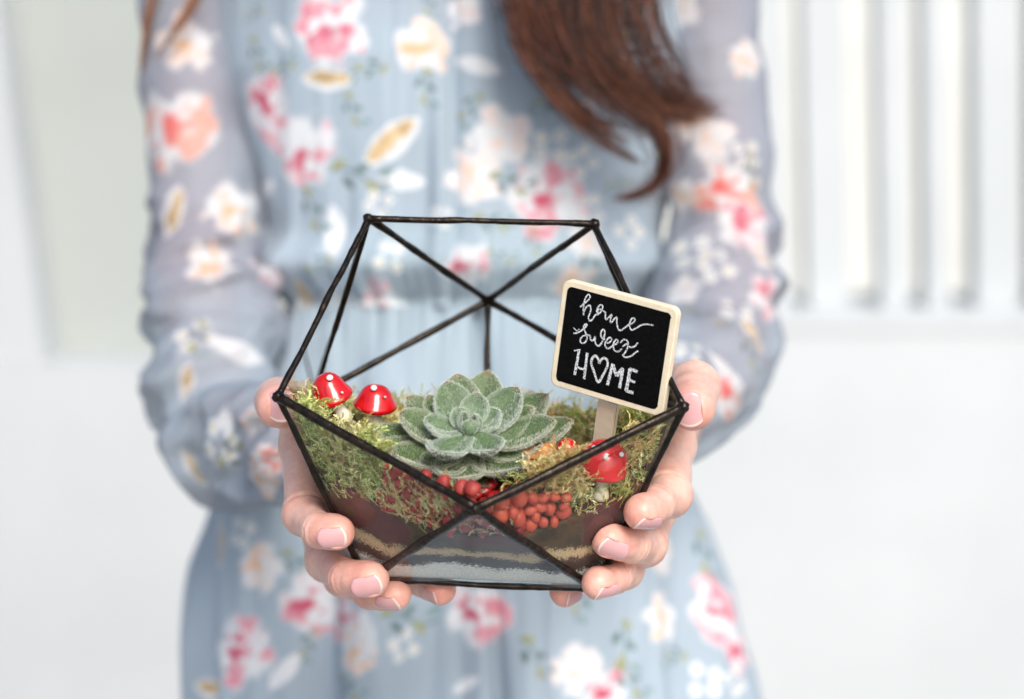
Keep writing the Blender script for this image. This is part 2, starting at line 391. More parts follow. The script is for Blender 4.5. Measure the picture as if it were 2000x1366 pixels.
# ---- pebbles
M_peb = noisy('red_pebble', (.44, .018, .016), (.16, .008, .008), 160, .3, bstr=.5, bscale=420, bdist=.0007)
M_terra = noisy('terracotta_pebble', (.56, .1, .05), (.42, .055, .03), 160, .5, bstr=.3, bscale=500, bdist=.0005)
M_dull = noisy('dull_red_pebble', (.42, .05, .035), (.24, .02, .018), 160, .55, bstr=.5, bscale=420, bdist=.0007)
pv, pf = ico(2); peb_me = {}
for nm, m in (('red_pebble', M_peb), ('terracotta_pebble', M_terra), ('dull_red_pebble', M_dull)):
    for k in range(4):
        q = pv * np.array([1.15, .95, .85]) * (1 + (.12 if nm[0] == 't' else .24) * fbm(pv + k * 7, 1.2, 3)[:, None]); peb_me[nm, k] = mesh_data(nm, q * .001, pf, m)
placed = []
def pebble(nm, c, r, label, group):
    c = keep_in(np.array([c]), r * .98 + 1.3)[0]
    tq = toT(c)
    if tq[2] < hgt(tq[0], tq[1]) - .6: return
    for p, pr_ in placed:
        if np.linalg.norm(p - c) < (pr_ + r) * .82: return
    placed.append((c, r)); o = bpy.data.objects.new(nm, peb_me[nm, int(rng.integers(4))]); COL.objects.link(o)
    o.location = W(c); o.rotation_euler = rng.random(3) * 6.28; o.scale = np.array([1, 1, 1]) * r * rng.uniform(.92, 1.1, 3); tag(o, label, 'pebble', group)
gL = ('dull red pebble in the heap behind the front left pane', 'red pebbles left of the front corner')
gR = ('matte terracotta pebble in the row behind the front right pane', 'terracotta pebbles right of the front corner')
for t in range(900):
    u, v = rng.uniform(735, 915), rng.uniform(915, 1050)
    if v > 1035 - (u - 735) * .2 or v > 1095 - (u - 735) * .42 + 20: continue
    if v < 915 + (u - 740) * .28: continue
    pebble('dull_red_pebble', hit(u, v, 'F L FL') + np.array([0, 0, 2.5]), rng.uniform(2.0, 3.1), *gL)
for t in range(900):
    u = rng.uniform(945, 1118); a = (u - 945) / 173
    v = rng.uniform(985 - a * 20, 1005 + min(a, .6) * 62 - max(a - .6, 0) * 30)
    pebble('terracotta_pebble', hit(u, v, 'R F FR') + np.array([0, 0, 3]), rng.uniform(2.6, 4.0) if a < .5 else rng.uniform(2.1, 3.1), *gR)
for t in range(400):
    u = rng.uniform(865, 1005); v = rng.uniform(1010, 1052)
    pebble('red_pebble', hit(u, v, 'F FR FL') + np.array([0, 0, 3]), rng.uniform(2.8, 3.8), 'red pebble half hidden behind the hazy lowest front pane', 'pebbles behind the lowest front pane')
for t in range(700):
    x, y = rng.uniform(-34, 22), rng.uniform(-68, -26); r = rng.uniform(1.7, 2.8)
    if PX(fromT([x, y, hgt(np.array(x), np.array(y)) + r]))[1] < 948: continue
    pebble('red_pebble', fromT([x, y, hgt(np.array(x), np.array(y)) + r * rng.uniform(.6, 1.8)]), r, 'glossy red pebble lying in the open just below the rosette', 'uncovered red pebbles under the succulent')

# ---- moss
M_moss = vcol_mat('moss', .75, Subsurface_Weight=0)
def fronds(C, D, Ln, cols, leaf=1.5, nl=26, keep=True):
    """feathery shoots: base C, direction D (lens mm)"""
    n = len(C); S = 7; VV = []; FF = []; CC = []
    D = D / np.linalg.norm(D, axis=1)[:, None]; rnd = rng.normal(size=(n, 3)); side = np.cross(D, rnd); side /= np.linalg.norm(side, axis=1)[:, None]
    bend = rng.uniform(-.9, .9, n)[:, None]; third = np.cross(D, side)
    kap = rng.uniform(.6, 4.2, n)[:, None] * np.where(rng.random(n) < .5, -1, 1)[:, None]; tw = rng.uniform(-.35, .35, n)[:, None]
    def path(t): return C + Ln[:, None] * (D * np.sin(kap * t) / kap + side * (1 - np.cos(kap * t)) / kap + third * tw * t * t)
    base = 0
    # stem ribbon, two crossed
    for ax_ in (side, third):
        ring = []
        for s in range(S):
            t = s / (S - 1); p = path(t); w = .16 * (1 - .7 * t); ring += [p + ax_ * w, p - ax_ * w]
        vv = np.stack(ring, 1); ids = base + np.arange(n)[:, None] * (2 * S)
        for s in range(S - 1):
            FF.append(np.concatenate([ids + 2 * s, ids + 2 * s + 1, ids + 2 * s + 3], 1)); FF.append(np.concatenate([ids + 2 * s, ids + 2 * s + 3, ids + 2 * s + 2], 1))
        VV.append(vv.reshape(-1, 3)); CC.append(np.repeat(cols * .7, 2 * S, 0)); base += n * 2 * S
    for j in range(nl):
        t = .12 + .88 * (j + .5) / nl; p = path(t); tg = path(t + .02) - path(t - .02); tg /= np.linalg.norm(tg, axis=1)[:, None]
        a = j * 2.4 + rng.uniform(0, 1.2, n); rd = side * np.cos(a)[:, None] + third * np.sin(a)[:, None]
        l_ = 1.15 * leaf * rng.uniform(.6, 1.25, n)[:, None] * (1.1 - .5 * t); dr = rd * .8 + tg * .62; wd = np.cross(dr, tg); wd /= np.linalg.norm(wd, axis=1)[:, None] + 1e-9
        w = .25 * rng.uniform(.7, 1.4, n)[:, None]
        v4 = np.stack([p - wd * w * .4, p + dr * l_ * .45 + wd * w, p + dr * l_ + tg * l_ * .3, p + dr * l_ * .45 - wd * w], 1)
        ids = base + np.arange(n)[:, None] * 4; FF.append(np.concatenate([ids, ids + 1, ids + 2], 1)); FF.append(np.concatenate([ids, ids + 2, ids + 3], 1))
        VV.append(v4.reshape(-1, 3)); cc = cols * rng.uniform(.8, 1.25, n)[:, None]; CC.append(np.repeat(cc, 4, 0)); base += n * 4
    v = np.concatenate(VV); v = keep_in(v, 1.3, 2) if keep else v
    return v, np.concatenate(FF), np.concatenate(CC)
G1, G2, TAN, PALE = np.array([.58, .54, .18]), np.array([.33, .35, .09]), np.array([.66, .46, .20]), np.array([.80, .76, .38])
def moss_cols(n, tan=.25, pale=.3):
    r = rng.random(n); b = rng.random(n)[:, None]; c = G1 * b + G2 * (1 - b); c[r < tan + pale] = PALE * rng.uniform(.7, 1.1); c[r < tan] = TAN * rng.uniform(.75, 1.1); return c * rng.uniform(.75, 1.2, n)[:, None]
def moss_patch(samples, name, label, tan=.2, pale=.35, L_=(6, 11), leaf=1.5, nl=26, wild=.9, group=None):
    C = np.array(clear(samples)); n = len(C); D = TN + rng.normal(size=(n, 3)) * wild
    cl = fbm(C, .07, 2)[:, None]; cc_ = moss_cols(n, tan, pale); cc_ = np.where(cl > .25, cc_ * np.array([1.05, .9, .85]), np.where(cl < -.25, cc_ * np.array([.8, .95, .7]), cc_))
    v, f, c = fronds(C, D, rng.uniform(*L_, n) * 1.15, cc_, leaf, nl)
    return obj(name, v, f, M_moss, None, origin=W(C.mean(0)), smooth=False, col=c, label=label, cat='moss', kind='stuff')
def clear(C):
    o = []
    for q in C:
        u, v = PX(np.asarray(q)); bad = False
        for (cu, cv, ru, rv, z) in ((768, 838, 46, 38, 712), (790, 885, 52, 44, 706), (645, 750, 52, 52, 712), (668, 808, 50, 44, 720), (733, 770, 54, 44, 722), (737, 824, 42, 46, 724), (1180, 900, 66, 52, 690), (1172, 955, 34, 42, 690), (1182, 850, 34, 44, 703)):
            if ((u - cu) / ru) ** 2 + ((v - cv) / rv) ** 2 < 1 and q[2] < z: bad = True
        if not bad: o.append(q)
    return o
def T_region(n, x0, x1, y0, y1, test=None, dz=(0, 2)):
    o = []
    while len(o) < n:
        x, y = rng.uniform(x0, x1), rng.uniform(y0, y1)
        if test and not test(x, y): continue
        q = fromT([x, y, hgt(np.array(x), np.array(y)) + rng.uniform(*dz)])
        if np.max(PN @ q - PD) > -1.0: continue
        o.append(q)
    return o
def pane_region(n, pane, poly, depth=(1.5, 5)):
    o = []; poly = np.array(poly, float); lo, hi = poly.min(0), poly.max(0); nn = PLN[PAN.index(pane)][0]
    def inside(u, v):
        c = False; j = len(poly) - 1
        for i in range(len(poly)):
            if (poly[i, 1] > v) != (poly[j, 1] > v) and u < (poly[j, 0] - poly[i, 0]) * (v - poly[i, 1]) / (poly[j, 1] - poly[i, 1]) + poly[i, 0]: c = not c
            j = i
        return c
    while len(o) < n:
        u, v = rng.uniform(lo[0], hi[0]), rng.uniform(lo[1], hi[1])
        if inside(u, v): o.append(hit(u, v, pane) - nn * rng.uniform(*depth))
    return o
left = T_region(900, -80, -22, -50, 45, lambda x, y: x < -28 - max(0, (-25 - y)) * .3) + pane_region(750, 'F L FL', [(580, 790), (740, 880), (745, 960), (730, 985), (640, 968), (600, 880)]) + pane_region(250, 'L FL BL', [(560, 800), (600, 800), (640, 950), (620, 950)])
moss_patch(left, 'moss', 'thick pale green moss filling the left side under the two mushrooms', .14, .52)
right = T_region(800, 26, 80, -45, 45) + pane_region(700, 'R F FR', [(1040, 950), (1130, 890), (1240, 850), (1255, 900), (1225, 990), (1190, 1005), (1120, 975)]) + pane_region(200, 'R BR FR', [(1240, 830), (1290, 800), (1300, 900), (1250, 960)])
moss_patch(right, 'moss', 'green and tan moss filling the right side around the single mushroom', .3, .2)
moss_patch(T_region(420, -45, 45, 20, 60), 'moss', 'darker moss along the back glass behind the succulent', .2, .2)
moss_patch(pane_region(120, 'F L FL', [(745, 950), (790, 960), (890, 985), (880, 1010), (830, 1040), (790, 1030), (750, 990)], (.8, 4)) + [fromT(q) for q in []], 'moss', 'loose pale moss strands strewn over the red pebbles', .35, .6, (7, 13), 1.6, 30, 1.3)
moss_patch([P(rng.uniform(955, 1130), 0, 0) * 0 + P(u, v, z) for u, v, z in zip(rng.uniform(1000, 1125, 230), rng.uniform(900, 950, 230), rng.uniform(662, 676, 230)) if v > 960 - (u - 980) * .62], 'moss', 'tan moss shoots just right of the rosette behind the front bar', .45, .4, (6, 10), 1.6, 26, 1.1)
moss_patch(pane_region(14, 'F FR FL', [(890, 1030), (950, 1020), (985, 1045), (940, 1060)], (.5, 3)), 'moss', 'single pale moss curl behind the lowest front pane', .5, .5, (7, 10))

# ---- succulent
CS = P(916, 872, 694); AX = nrm([0.02, -.80, -.60]); E1 = nrm(np.cross([0, 0, 1.], AX)) ; E1 = E1 if E1[0] > 0 else -E1; E2 = np.cross(AX, E1); E2 = E2 if E2[2] > 0 else -E2
M_leaf = vcol_mat('succulent_leaf', .55, .25, 900); M_fuzz = vcol_mat('leaf_fuzz', .6)
suc = empty('succulent', W(CS + np.array([0, 12, 3])), label='fuzzy grey-green rosette succulent planted in the middle of the terrarium', cat='succulent')
M_stem = noisy('dry_stem', (.16, .09, .045), (.09, .05, .03), 300, .9)
v, f = tube([CS - AX * 20, CS - AX * 10, CS - AX * 1], [6, 5.5, 5], 12); obj('stem', v, f, M_stem, suc)
leaves = [  # tip px, elevation deg, width mm
    (890, 797, 58, 9.5), (933, 767, 48, 12), (976, 803, 44, 11), (829, 821, 38, 12), (846, 880, 34, 13), (968, 880, 32, 13.5), (905, 825, 80, 6.5), (925, 815, 76, 6.5), (915, 862, 60, 7),
    (871, 745, 32, 15), (1013, 757, 29, 15.5), (779, 808, 24, 16), (1085, 824, 22, 16.5), (765, 886, 18, 17), (882, 936, 16, 18), (1023, 912, 16, 18), (832, 918, 10, 16), (1058, 868, 12, 15), (836, 772, 20, 14), (1042, 796, 20, 14), (742, 866, 11, 14),
    (893, 730, 22, 15), (954, 724, 20, 17), (1070, 770, 15, 17), (795, 774, 15, 16), (727, 836, 10, 15), (1119, 822, 8, 16), (800, 930, 6, 16), (926, 968, -8, 15)]
def leaf_grid(tip, base, up, Wd, cup, curl, thick, red=0., ns=26, nt=14):
    d0 = tip - base; Ln = np.linalg.norm(d0); d0 = d0 / Ln; side = nrm(np.cross(d0, up)); nn = nrm(np.cross(side, d0))
    s = np.linspace(0, 1, ns); prof = Wd * .5 * (.5 + .5 * np.sin(np.clip(s / .62, 0, 1) * math.pi / 2)) * np.where(s > .55, np.clip(1 - (np.clip(s - .55, 0, 1) / .45) ** 1.9, 0, 1) ** .74, 1)
    th = np.linspace(0, 2 * math.pi, nt * 2, endpoint=False); Vv = []; U = []
    for si, w in zip(s, prof):
        c = base + d0 * Ln * si + nn * (-curl * Ln * math.sin(si * math.pi) )
        x = np.cos(th); y = np.sin(th); tk = thick * (1 - .55 * si) * (.25 + .75 * min(1, w / (Wd * .4)))
        hgt_ = cup * w * (x ** 2 - .35) + tk * y * np.sqrt(np.clip(1 - x * x * .86, 0, 1)) * (.5 if True else 1)
        groove = -.35 * tk * np.exp(-(x / .25) ** 2) * (y > 0)
        Vv.append(c + np.outer(x * w, side) + np.outer(hgt_ + groove, nn)); U.append(np.stack([np.full(len(th), si), x, y], 1))
    Vv = np.concatenate(Vv); U = np.concatenate(U); m = nt * 2; f = []
    for i in range(ns - 1):
        for j in range(m): f.append((i * m + j, (i + 1) * m + j, (i + 1) * m + (j + 1) % m, i * m + (j + 1) % m))
    f.append(tuple(range(m))); f.append(tuple(range((ns - 1) * m, ns * m))[::-1])
    return Vv, f, U, Ln
def newton_leaf(u, v, el):
    el = R(el); x = np.array([25., 0.]); 
    best = None
    for ph0 in np.linspace(0, 6.28, 13):
        x = np.array([25., ph0])
        def g(x):
            q = CS + x[0] * (math.cos(x[1]) * math.cos(el) * E1 + math.sin(x[1]) * math.cos(el) * E2 + math.sin(el) * AX); a = PX(q); return np.array([a[0] - u, a[1] - v]), q
        for _ in range(25):
            r0, q = g(x); J = np.stack([(g(x + np.array([.01, 0]))[0] - r0) / .01, (g(x + np.array([0, .001]))[0] - r0) / .001], 1)
            try: dx = np.linalg.solve(J + 1e-6 * np.eye(2), -r0)
            except Exception: break
            dx[0] = np.clip(dx[0], -5, 5); dx[1] = np.clip(dx[1], -.4, .4); x = x + dx
        e = np.linalg.norm(g(x)[0]) + 100 * (x[0] < 5) + max(0, x[0] - 45) * 3
        if best is None or e < best[0]: best = (e, x.copy(), g(x)[1])
    return best
for k, (u, v, el, wd) in enumerate(leaves):
    e, x, tip = newton_leaf(u, v, el)
    if e > 30: tip = P(u, v, CS[2] - 8)
    if 5 < k < 9: tip = CS + AX * (15.5, 14.5, 14.5)[k - 6] + E1 * (-2.6, 2.8, .2)[k - 6] + E2 * (1.6, 1.2, -1.8)[k - 6]
    lift = 7.5 if k < 9 else (3.5 if el > 21 else -.5)
    base = CS + AX * lift + nrm(tip - CS - ((tip - CS) @ AX) * AX) * (1.6 if el > 44 else 3)
    Vv, f, U, Ln = leaf_grid(tip, base, AX, wd * (.98 if el > 44 else 1.12), .42, .12, 4.2 if k < 9 else 5.4)
    tipc = np.clip((U[:, 0] - .93) / .07, 0, 1)[:, None]; edge = np.clip((np.abs(U[:, 1]) - .8) / .2, 0, 1)[:, None]
    young = np.clip((el - 10) / 60, 0, 1); nz = fbm(Vv, .35, 3)[:, None]
    c = np.array([.078, .13, .036]) * (1 + .25 * nz); c = c * (1 - .5 * young) + np.array([.25, .36, .24]) * .5 * young
    c = c * (1 - .55 * edge) + np.array([.42, .48, .36]) * .55 * edge; c = c * (1 - .7 * tipc) + np.array([.34, .12, .06]) * .7 * tipc
    if k == len(leaves) - 1: q = np.clip((U[:, 0] - .55) * 3, 0, 1)[:, None]; c = c * (1 - q) + np.array([.3, .15, .07]) * q
    lo = obj('leaf', Vv, f, M_leaf, suc, col=c)
    # fuzz: fine hairs
    F4 = np.array([q for q in f if len(q) == 4]); a, b, cc, dd = [Vv[F4[:, i]] for i in range(4)]
    nf = np.cross(cc - a, dd - b); ar = np.linalg.norm(nf, axis=1) / 2; nf = nf / (2 * ar[:, None] + 1e-9)
    cenl = Vv.reshape(26, -1, 3).mean(1); rowc = cenl[np.minimum(F4[:, 0] // 28, 25)]
    if np.mean(np.einsum('ij,ij->i', nf, (a + cc) / 2 - rowc)) < 0: nf = -nf
    ue = U[F4[:, 0]]; wgt = ar * (.35 + 3.4 * np.clip((np.abs(ue[:, 1]) - .7) / .3, 0, 1) + .55 * (ue[:, 2] > 0) + .8 * (ue[:, 0] > .85))
    nh = int(260 + (11 if k < 9 else 7.5) * ar.sum()); ii = rng.choice(len(F4), nh, p=wgt / wgt.sum()); s, t = rng.random(nh)[:, None], rng.random(nh)[:, None]
    p = (a[ii] * (1 - s) + b[ii] * s) * (1 - t) + (dd[ii] * (1 - s) + cc[ii] * s) * t
    dl = nrm(tip - base); hd = nf[ii] + dl * rng.uniform(.3, 1.1, nh)[:, None] + rng.normal(size=(nh, 3)) * .28; hd /= np.linalg.norm(hd, axis=1)[:, None]
    ln = rng.uniform(.55, 1.25, nh)[:, None] * (.8 if el > 44 else 1); sd_ = np.cross(hd, rng.normal(size=(nh, 3))); sd_ /= np.linalg.norm(sd_, axis=1)[:, None]
    w_ = .042
    hv = np.stack([p - sd_ * w_, p + sd_ * w_, p + hd * ln * .6 + sd_ * w_ * .7 + nf[ii] * .05, p + hd * ln], 1).reshape(-1, 3); hi = np.arange(nh)[:, None] * 4
    hf = np.concatenate([hi + np.array([[0, 1, 2]]), hi + np.array([[0, 2, 3]])])
    hc = np.repeat(np.array([.74, .80, .72]) * rng.uniform(.8, 1.1, nh)[:, None], 4, 0)
    if el < 25: hc = hc * np.array([1.0, .93, .85])
    obj('fuzz', hv, hf, M_fuzz, lo, smooth=False, col=hc, kind='stuff')

# ---- mushrooms
def place(v, origin, up, twist=0., s=1.):
    a, b, c = frame_of(up, (0, 0, 1)); a, b = a * math.cos(twist) + b * math.sin(twist), -a * math.sin(twist) + b * math.cos(twist)
    return np.asarray(v)[:, :1] * s * a + np.asarray(v)[:, 1:2] * s * b + np.asarray(v)[:, 2:3] * s * c + origin
def mushroom(foot, neck, up, rad, hgt_, label, spots, prof='bell', skew=0.):
    o = empty('mushroom', W(foot), label=label, cat='mushroom', group='toy red mushrooms stuck in the moss')
    ln = np.linalg.norm(neck - foot); t = np.linspace(0, 1, 8)[:, None]; pts = foot + (neck - foot) * t
    v, f = tube(pts, np.linspace(3.2, 2.3, 8) + .3 * np.sin(np.linspace(0, 9, 8)), 16); obj('stem', v, f, M_cream, o)
    s = np.linspace(0, 1, 15)
    if prof == 'bell':
        kp = np.array([(0, 1), (.25, .975), (.48, .86), (.64, .69), (.75, .49), (.85, .31), (.94, .17), (1., .07), (1.01, 0)]); kp = catmull(kp, 22); pr_ = [(rad * max(q[0], .001), hgt_ * q[1]) for q in kp]
    else: pr_ = [(rad * math.sin(q * math.pi / 2) ** .8, hgt_ * math.cos(q * math.pi / 2)) for q in s]
    pr_[0] = (.01, hgt_ * 1.0)
    pr_ += [(rad * 1.0, -.5), (rad * .93, -1.1)]
    v, f = lathe(pr_, 40); r = np.linalg.norm(v[:, :2], axis=1) / rad
    v[:, 0] += skew * np.clip(1 - r, 0, 1) ** 1.5 * rad * .5; v *= (1 + .03 * fbm(v, .12, 2))[:, None]; v[:, 2] += .05 * rad * np.sin(np.arctan2(v[:, 1], v[:, 0]) * 2 + 1) * r ** 2
    wv = place(v, neck, up); cap = obj('cap', wv, f, M_red, o)
    pr2 = [(rad * .93, -1.1), (rad * .8, -1.5), (rad * .5, -.7), (2., -.1), (.01, 0)]; v, f = lathe(pr2, 40); v[:, 2] += .05 * rad * np.sin(np.arctan2(v[:, 1], v[:, 0]) * 2 + 1) * (np.linalg.norm(v[:, :2], axis=1) / rad) ** 2
    obj('underside', place(v, neck, up), f, M_cream, o)
    bv, bf = ico(2); NV = None
    for (su, sv2, sr) in spots:           # spot painted where this ray meets the cap
        uu, vv = PX(wv); cand = np.nonzero((uu - su) ** 2 + (vv - sv2) ** 2 < 12 ** 2)[0]
        if len(cand) == 0: cand = np.arange(len(wv))[np.argsort((uu - su) ** 2 + (vv - sv2) ** 2)[:6]]
        i = cand[np.argmin(wv[cand, 2])]; n = nrm(wv[i] - (neck + nrm(up) * hgt_ * .2)); a, b, c3 = frame_of(n); c = P(su, sv2, wv[i, 2])
        if np.linalg.norm(c - wv[i]) > 2.5: c = wv[i]
        obj('spot', c + (bv[:, :1] * a + bv[:, 1:2] * b) * sr + bv[:, 2:3] * n * .8, bf, M_spot, cap)
    return o
mushroom(P(676, 822, 706), P(650, 779, 702), nrm([-.34, -.90, -.26]), 8.3, 10.8, 'glossy red toy mushroom leaning left, nearest the left corner of the glass', [(644, 738, 1.4), (668, 767, .5)], 'bell', .1)
mushroom(P(733, 826, 712), P(733, 794, 710), nrm([.10, -.96, -.22]), 8.6, 9.0, 'glossy red toy mushroom beside the left edge of the succulent', [(730, 758, 1.3), (752, 776, .5)], 'bell', -.1)
mushroom(P(1172, 976, 682), P(1178, 921, 679.5), nrm([.06, -.97, -.25]), 9.6, 12.5, 'round orange-red toy mushroom with white dots in front of the sign stick', [(1183, 894, 1.0), (1214, 888, 1.0), (1160, 874, .9), (1200, 868, .7)], 'dome')

# berry, flake
bv, bf = ico(3)
obj('berry', bv * 4.2 + P(1108, 877, 690), bf, M_red, label='small dark red berry in the moss between the rosette and the sign stick', cat='berry')
M_or = noisy('orange_bark', (.62, .26, .05), (.35, .12, .03), 250, .7)
fv, ff = ico(3); q = fv * np.array([7, 3.6, 1.2]); q[:, 2] += (q[:, 0] / 7) ** 2 * 2 + .6 * fbm(fv, 1.5, 2)
obj('bark_chip', place(q, P(1052, 884, 688), nrm([.1, -.7, -.7]), .5), ff, M_or, label='curled orange bark chip under the right leaves of the rosette', cat='bark')

# ---- chalk sign
c4 = dict(TL=P(1103, 545, 681), TR=P(1327, 605, 659), BR=P(1291, 815, 672), BL=P(1071, 751, 694))
so = sum(c4.values()) / 4; sx_ = nrm((c4['TR'] - c4['TL']) + (c4['BR'] - c4['BL'])); sy_ = (c4['BL'] - c4['TL']) + (c4['BR'] - c4['TR']); sy_ = nrm(sy_ - (sy_ @ sx_) * sx_); sn = np.cross(sx_, sy_)
sn = sn if sn[2] < 0 else -sn     # toward the viewer
sw = (np.linalg.norm(c4['TR'] - c4['TL']) + np.linalg.norm(c4['BR'] - c4['BL'])) / 4; sh_ = (np.linalg.norm(c4['BL'] - c4['TL']) + np.linalg.norm(c4['BR'] - c4['TR'])) / 4
def rrect(w, h, r, n=6):
    p = []
    for cx, cy, a0 in ((w - r, h - r, 0), (-w + r, h - r, 90), (-w + r, -h + r, 180), (w - r, -h + r, 270)):
        for i in range(n + 1): a = R(a0 + 90 * i / n); p.append((cx + r * math.cos(a), cy + r * math.sin(a)))
    return np.array(p)
def S3(p, d_): p = np.atleast_2d(p); return so + p[:, :1] * sx_ + p[:, 1:2] * sy_ + sn * d_
sign = empty('chalkboard_sign', W(P(1172, 880, 700)), label='small black chalkboard sign with pale wooden border and white handwriting on a stick', cat='sign')
outer = rrect(sw, sh_, 3.2); m = len(outer)
rings = [(outer * .985, -3.6), (outer, -3.2), (outer, -.3), (outer * .985, 0)]
v = np.concatenate([S3(p, d_) for p, d_ in rings]); f = [tuple(range(m)), tuple(range(3 * m, 4 * m))[::-1]]
for i in range(3): f += [(i * m + j, (i + 1) * m + j, (i + 1) * m + (j + 1) % m, i * m + (j + 1) % m) for j in range(m)]
obj('wood_board', v, f, M_wood, sign, smooth=False)
inner = rrect(sw - 2.35, sh_ - 2.35, 2.0, 10); inner = inner + .08 * rng.normal(size=inner.shape); m = len(inner)
v = np.concatenate([S3(inner, .02), S3(inner, .12)]); f = [tuple(range(m, 2 * m))[::-1]] + [(j, m + j, m + (j + 1) % m, (j + 1) % m) for j in range(m)]
obj('blackboard_panel', v, f, M_board, sign, smooth=False)
a0 = P(1184, 790, 688); b0 = P(1168, 905, 703); sd0 = nrm(b0 - a0); sxx = nrm(sx_ - (sx_ @ sd0) * sd0); snn = np.cross(sxx, sd0); snn = snn if snn[2] < 0 else -snn
def slab(a, b, w, d0, d1):
    v = [];
    for p in (a, b):
        for x, y in ((-w, d0), (w, d0), (w, d1), (-w, d1)): v.append(p + sxx * x + snn * y)
    return np.array(v), [(0, 1, 2, 3), (7, 6, 5, 4), (0, 4, 5, 1), (1, 5, 6, 2), (2, 6, 7, 3), (3, 7, 4, 0)]
for (d0, d1, mt, nm) in ((-2.0, 0., M_wood, 'stick'), (-2.5, -2.01, M_ply, 'glue_line'), (-4.6, -2.51, M_wood, 'stick')):
    v, f = slab(a0, b0, 3.6, d0, d1); obj(nm, v, f, mt, sign, smooth=False)
M_chalk = mat('chalk', (.8, .82, .84), .95)
nn_ = noise(M_chalk, 2600, 3, .7); rr = ramp(M_chalk, nn_.outputs[0], [(.40, (0, 0, 0)), (.52, (1, 1, 1))])
_o = M_chalk.node_tree.nodes['Material Output']; t_ = N(M_chalk, 'ShaderNodeBsdfTransparent'); x_ = N(M_chalk, 'ShaderNodeMixShader'); L(M_chalk, rr.outputs[0], x_.inputs[0]); L(M_chalk, t_.outputs[0], x_.inputs[1]); L(M_chalk, bsdf(M_chalk).outputs[0], x_.inputs[2]); L(M_chalk, x_.outputs[0], _o.inputs[0])
def sg(x, y):        # point of the sign face seen at this place of the 3.903x detail view
    r = P(1050 + x / 3.903, 530 + y / 3.903, 1.); q = r * ((sn @ so) / (sn @ r)); return np.array([(q - so) @ sx_, (q - so) @ sy_])
def stroke(pts, w, smooth=True, k=[0]):
    k[0] += 1; w = w * .88
    p = np.array([sg(*q) for q in pts]); p = catmull(p, 6 * len(p)) if smooth else np.concatenate([np.linspace(p[i], p[i + 1], 12) for i in range(len(p) - 1)])
    t = np.gradient(p, axis=0); t /= np.linalg.norm(t, axis=1)[:, None] + 1e-9; nn = np.stack([-t[:, 1], t[:, 0]], 1)
    wv = w * (.8 + .25 * rng.random(len(p)))[:, None]; d_ = .14 + .004 * k[0]
    v = np.concatenate([S3(p + nn * wv, d_), S3(p - nn * wv, d_)]); n = len(p)
    return v, [(i, i + 1, n + i + 1, n + i) for i in range(n - 1)]
words = [
 [([(325, 272), (352, 250), (385, 222), (402, 195), (388, 177), (366, 205), (352, 265), (350, 332), (358, 300), (378, 268), (402, 262), (406, 300), (390, 350), (396, 378), (418, 368), (440, 335), (462, 330)], .36),
  ([(462, 330), (452, 300), (466, 268), (488, 255), (498, 275), (482, 310), (462, 325), (466, 290), (492, 296), (520, 315)], .36),
  ([(520, 315), (518, 352), (526, 368), (548, 348), (566, 330), (556, 372), (562, 392), (590, 360), (606, 352), (606, 400), (620, 445), (645, 446), (672, 425), (700, 405)], .36),
  ([(700, 405), (730, 392), (744, 368), (730, 355), (712, 372), (702, 412), (716, 446), (750, 436), (790, 412), (835, 404), (884, 412)], .34)],
 [([(275, 473), (300, 470), (335, 452), (362, 430), (378, 408), (366, 403), (352, 425), (366, 465), (378, 505), (365, 540), (340, 548), (326, 528), (340, 500), (372, 486), (402, 490)], .38),
  ([(402, 490), (404, 520), (424, 528), (440, 500), (440, 540), (460, 570), (486, 552), (508, 500), (514, 458), (498, 445), (484, 470), (490, 505), (515, 520)], .4),
  ([(515, 540), (545, 545), (565, 520), (550, 505), (525, 530), (515, 565), (535, 590), (560, 578), (580, 560)], .38),
  ([(580, 560), (604, 552), (612, 528), (596, 524), (578, 560), (586, 600), (615, 612), (645, 590)], .38),
  ([(632, 545), (655, 522), (685, 530), (690, 570), (672, 615), (652, 640), (675, 656), (715, 645), (745, 622), (768, 608)], .38),
  ([(766, 545), (742, 572), (706, 578), (680, 555), (650, 575)], .36), ([(275, 430), (300, 455), (320, 440)], .2)],
 [([(318, 595), (303, 690), (284, 790)], .68), ([(380, 622), (368, 720), (356, 822)], .68), ([(290, 722), (330, 742), (370, 748)], .52), ([(280, 605), (330, 598)], .3),
  ([(470, 700), (462, 665), (440, 645), (418, 665), (412, 705), (432, 765), (462, 845), (498, 795), (534, 720), (530, 675), (505, 662), (480, 682), (470, 705)], .6),
  ([(575, 705), (556, 780), (534, 868)], .75), ([(578, 710), (590, 760), (606, 800)], .75), ([(606, 800), (628, 765), (652, 738)], .75), ([(652, 738), (640, 810), (626, 892)], .75),
  ([(708, 742), (694, 820), (676, 912)], .85), ([(704, 745), (730, 752), (764, 768)], .7), ([(694, 826), (720, 836), (746, 846)], .6), ([(676, 908), (700, 918), (732, 926)], .8)]]
for wd_ in words:
    v, f = join([stroke(p, w, len(p) > 3) for p, w in wd_]); obj('chalk_lettering', v, f, M_chalk, sign, smooth=False)

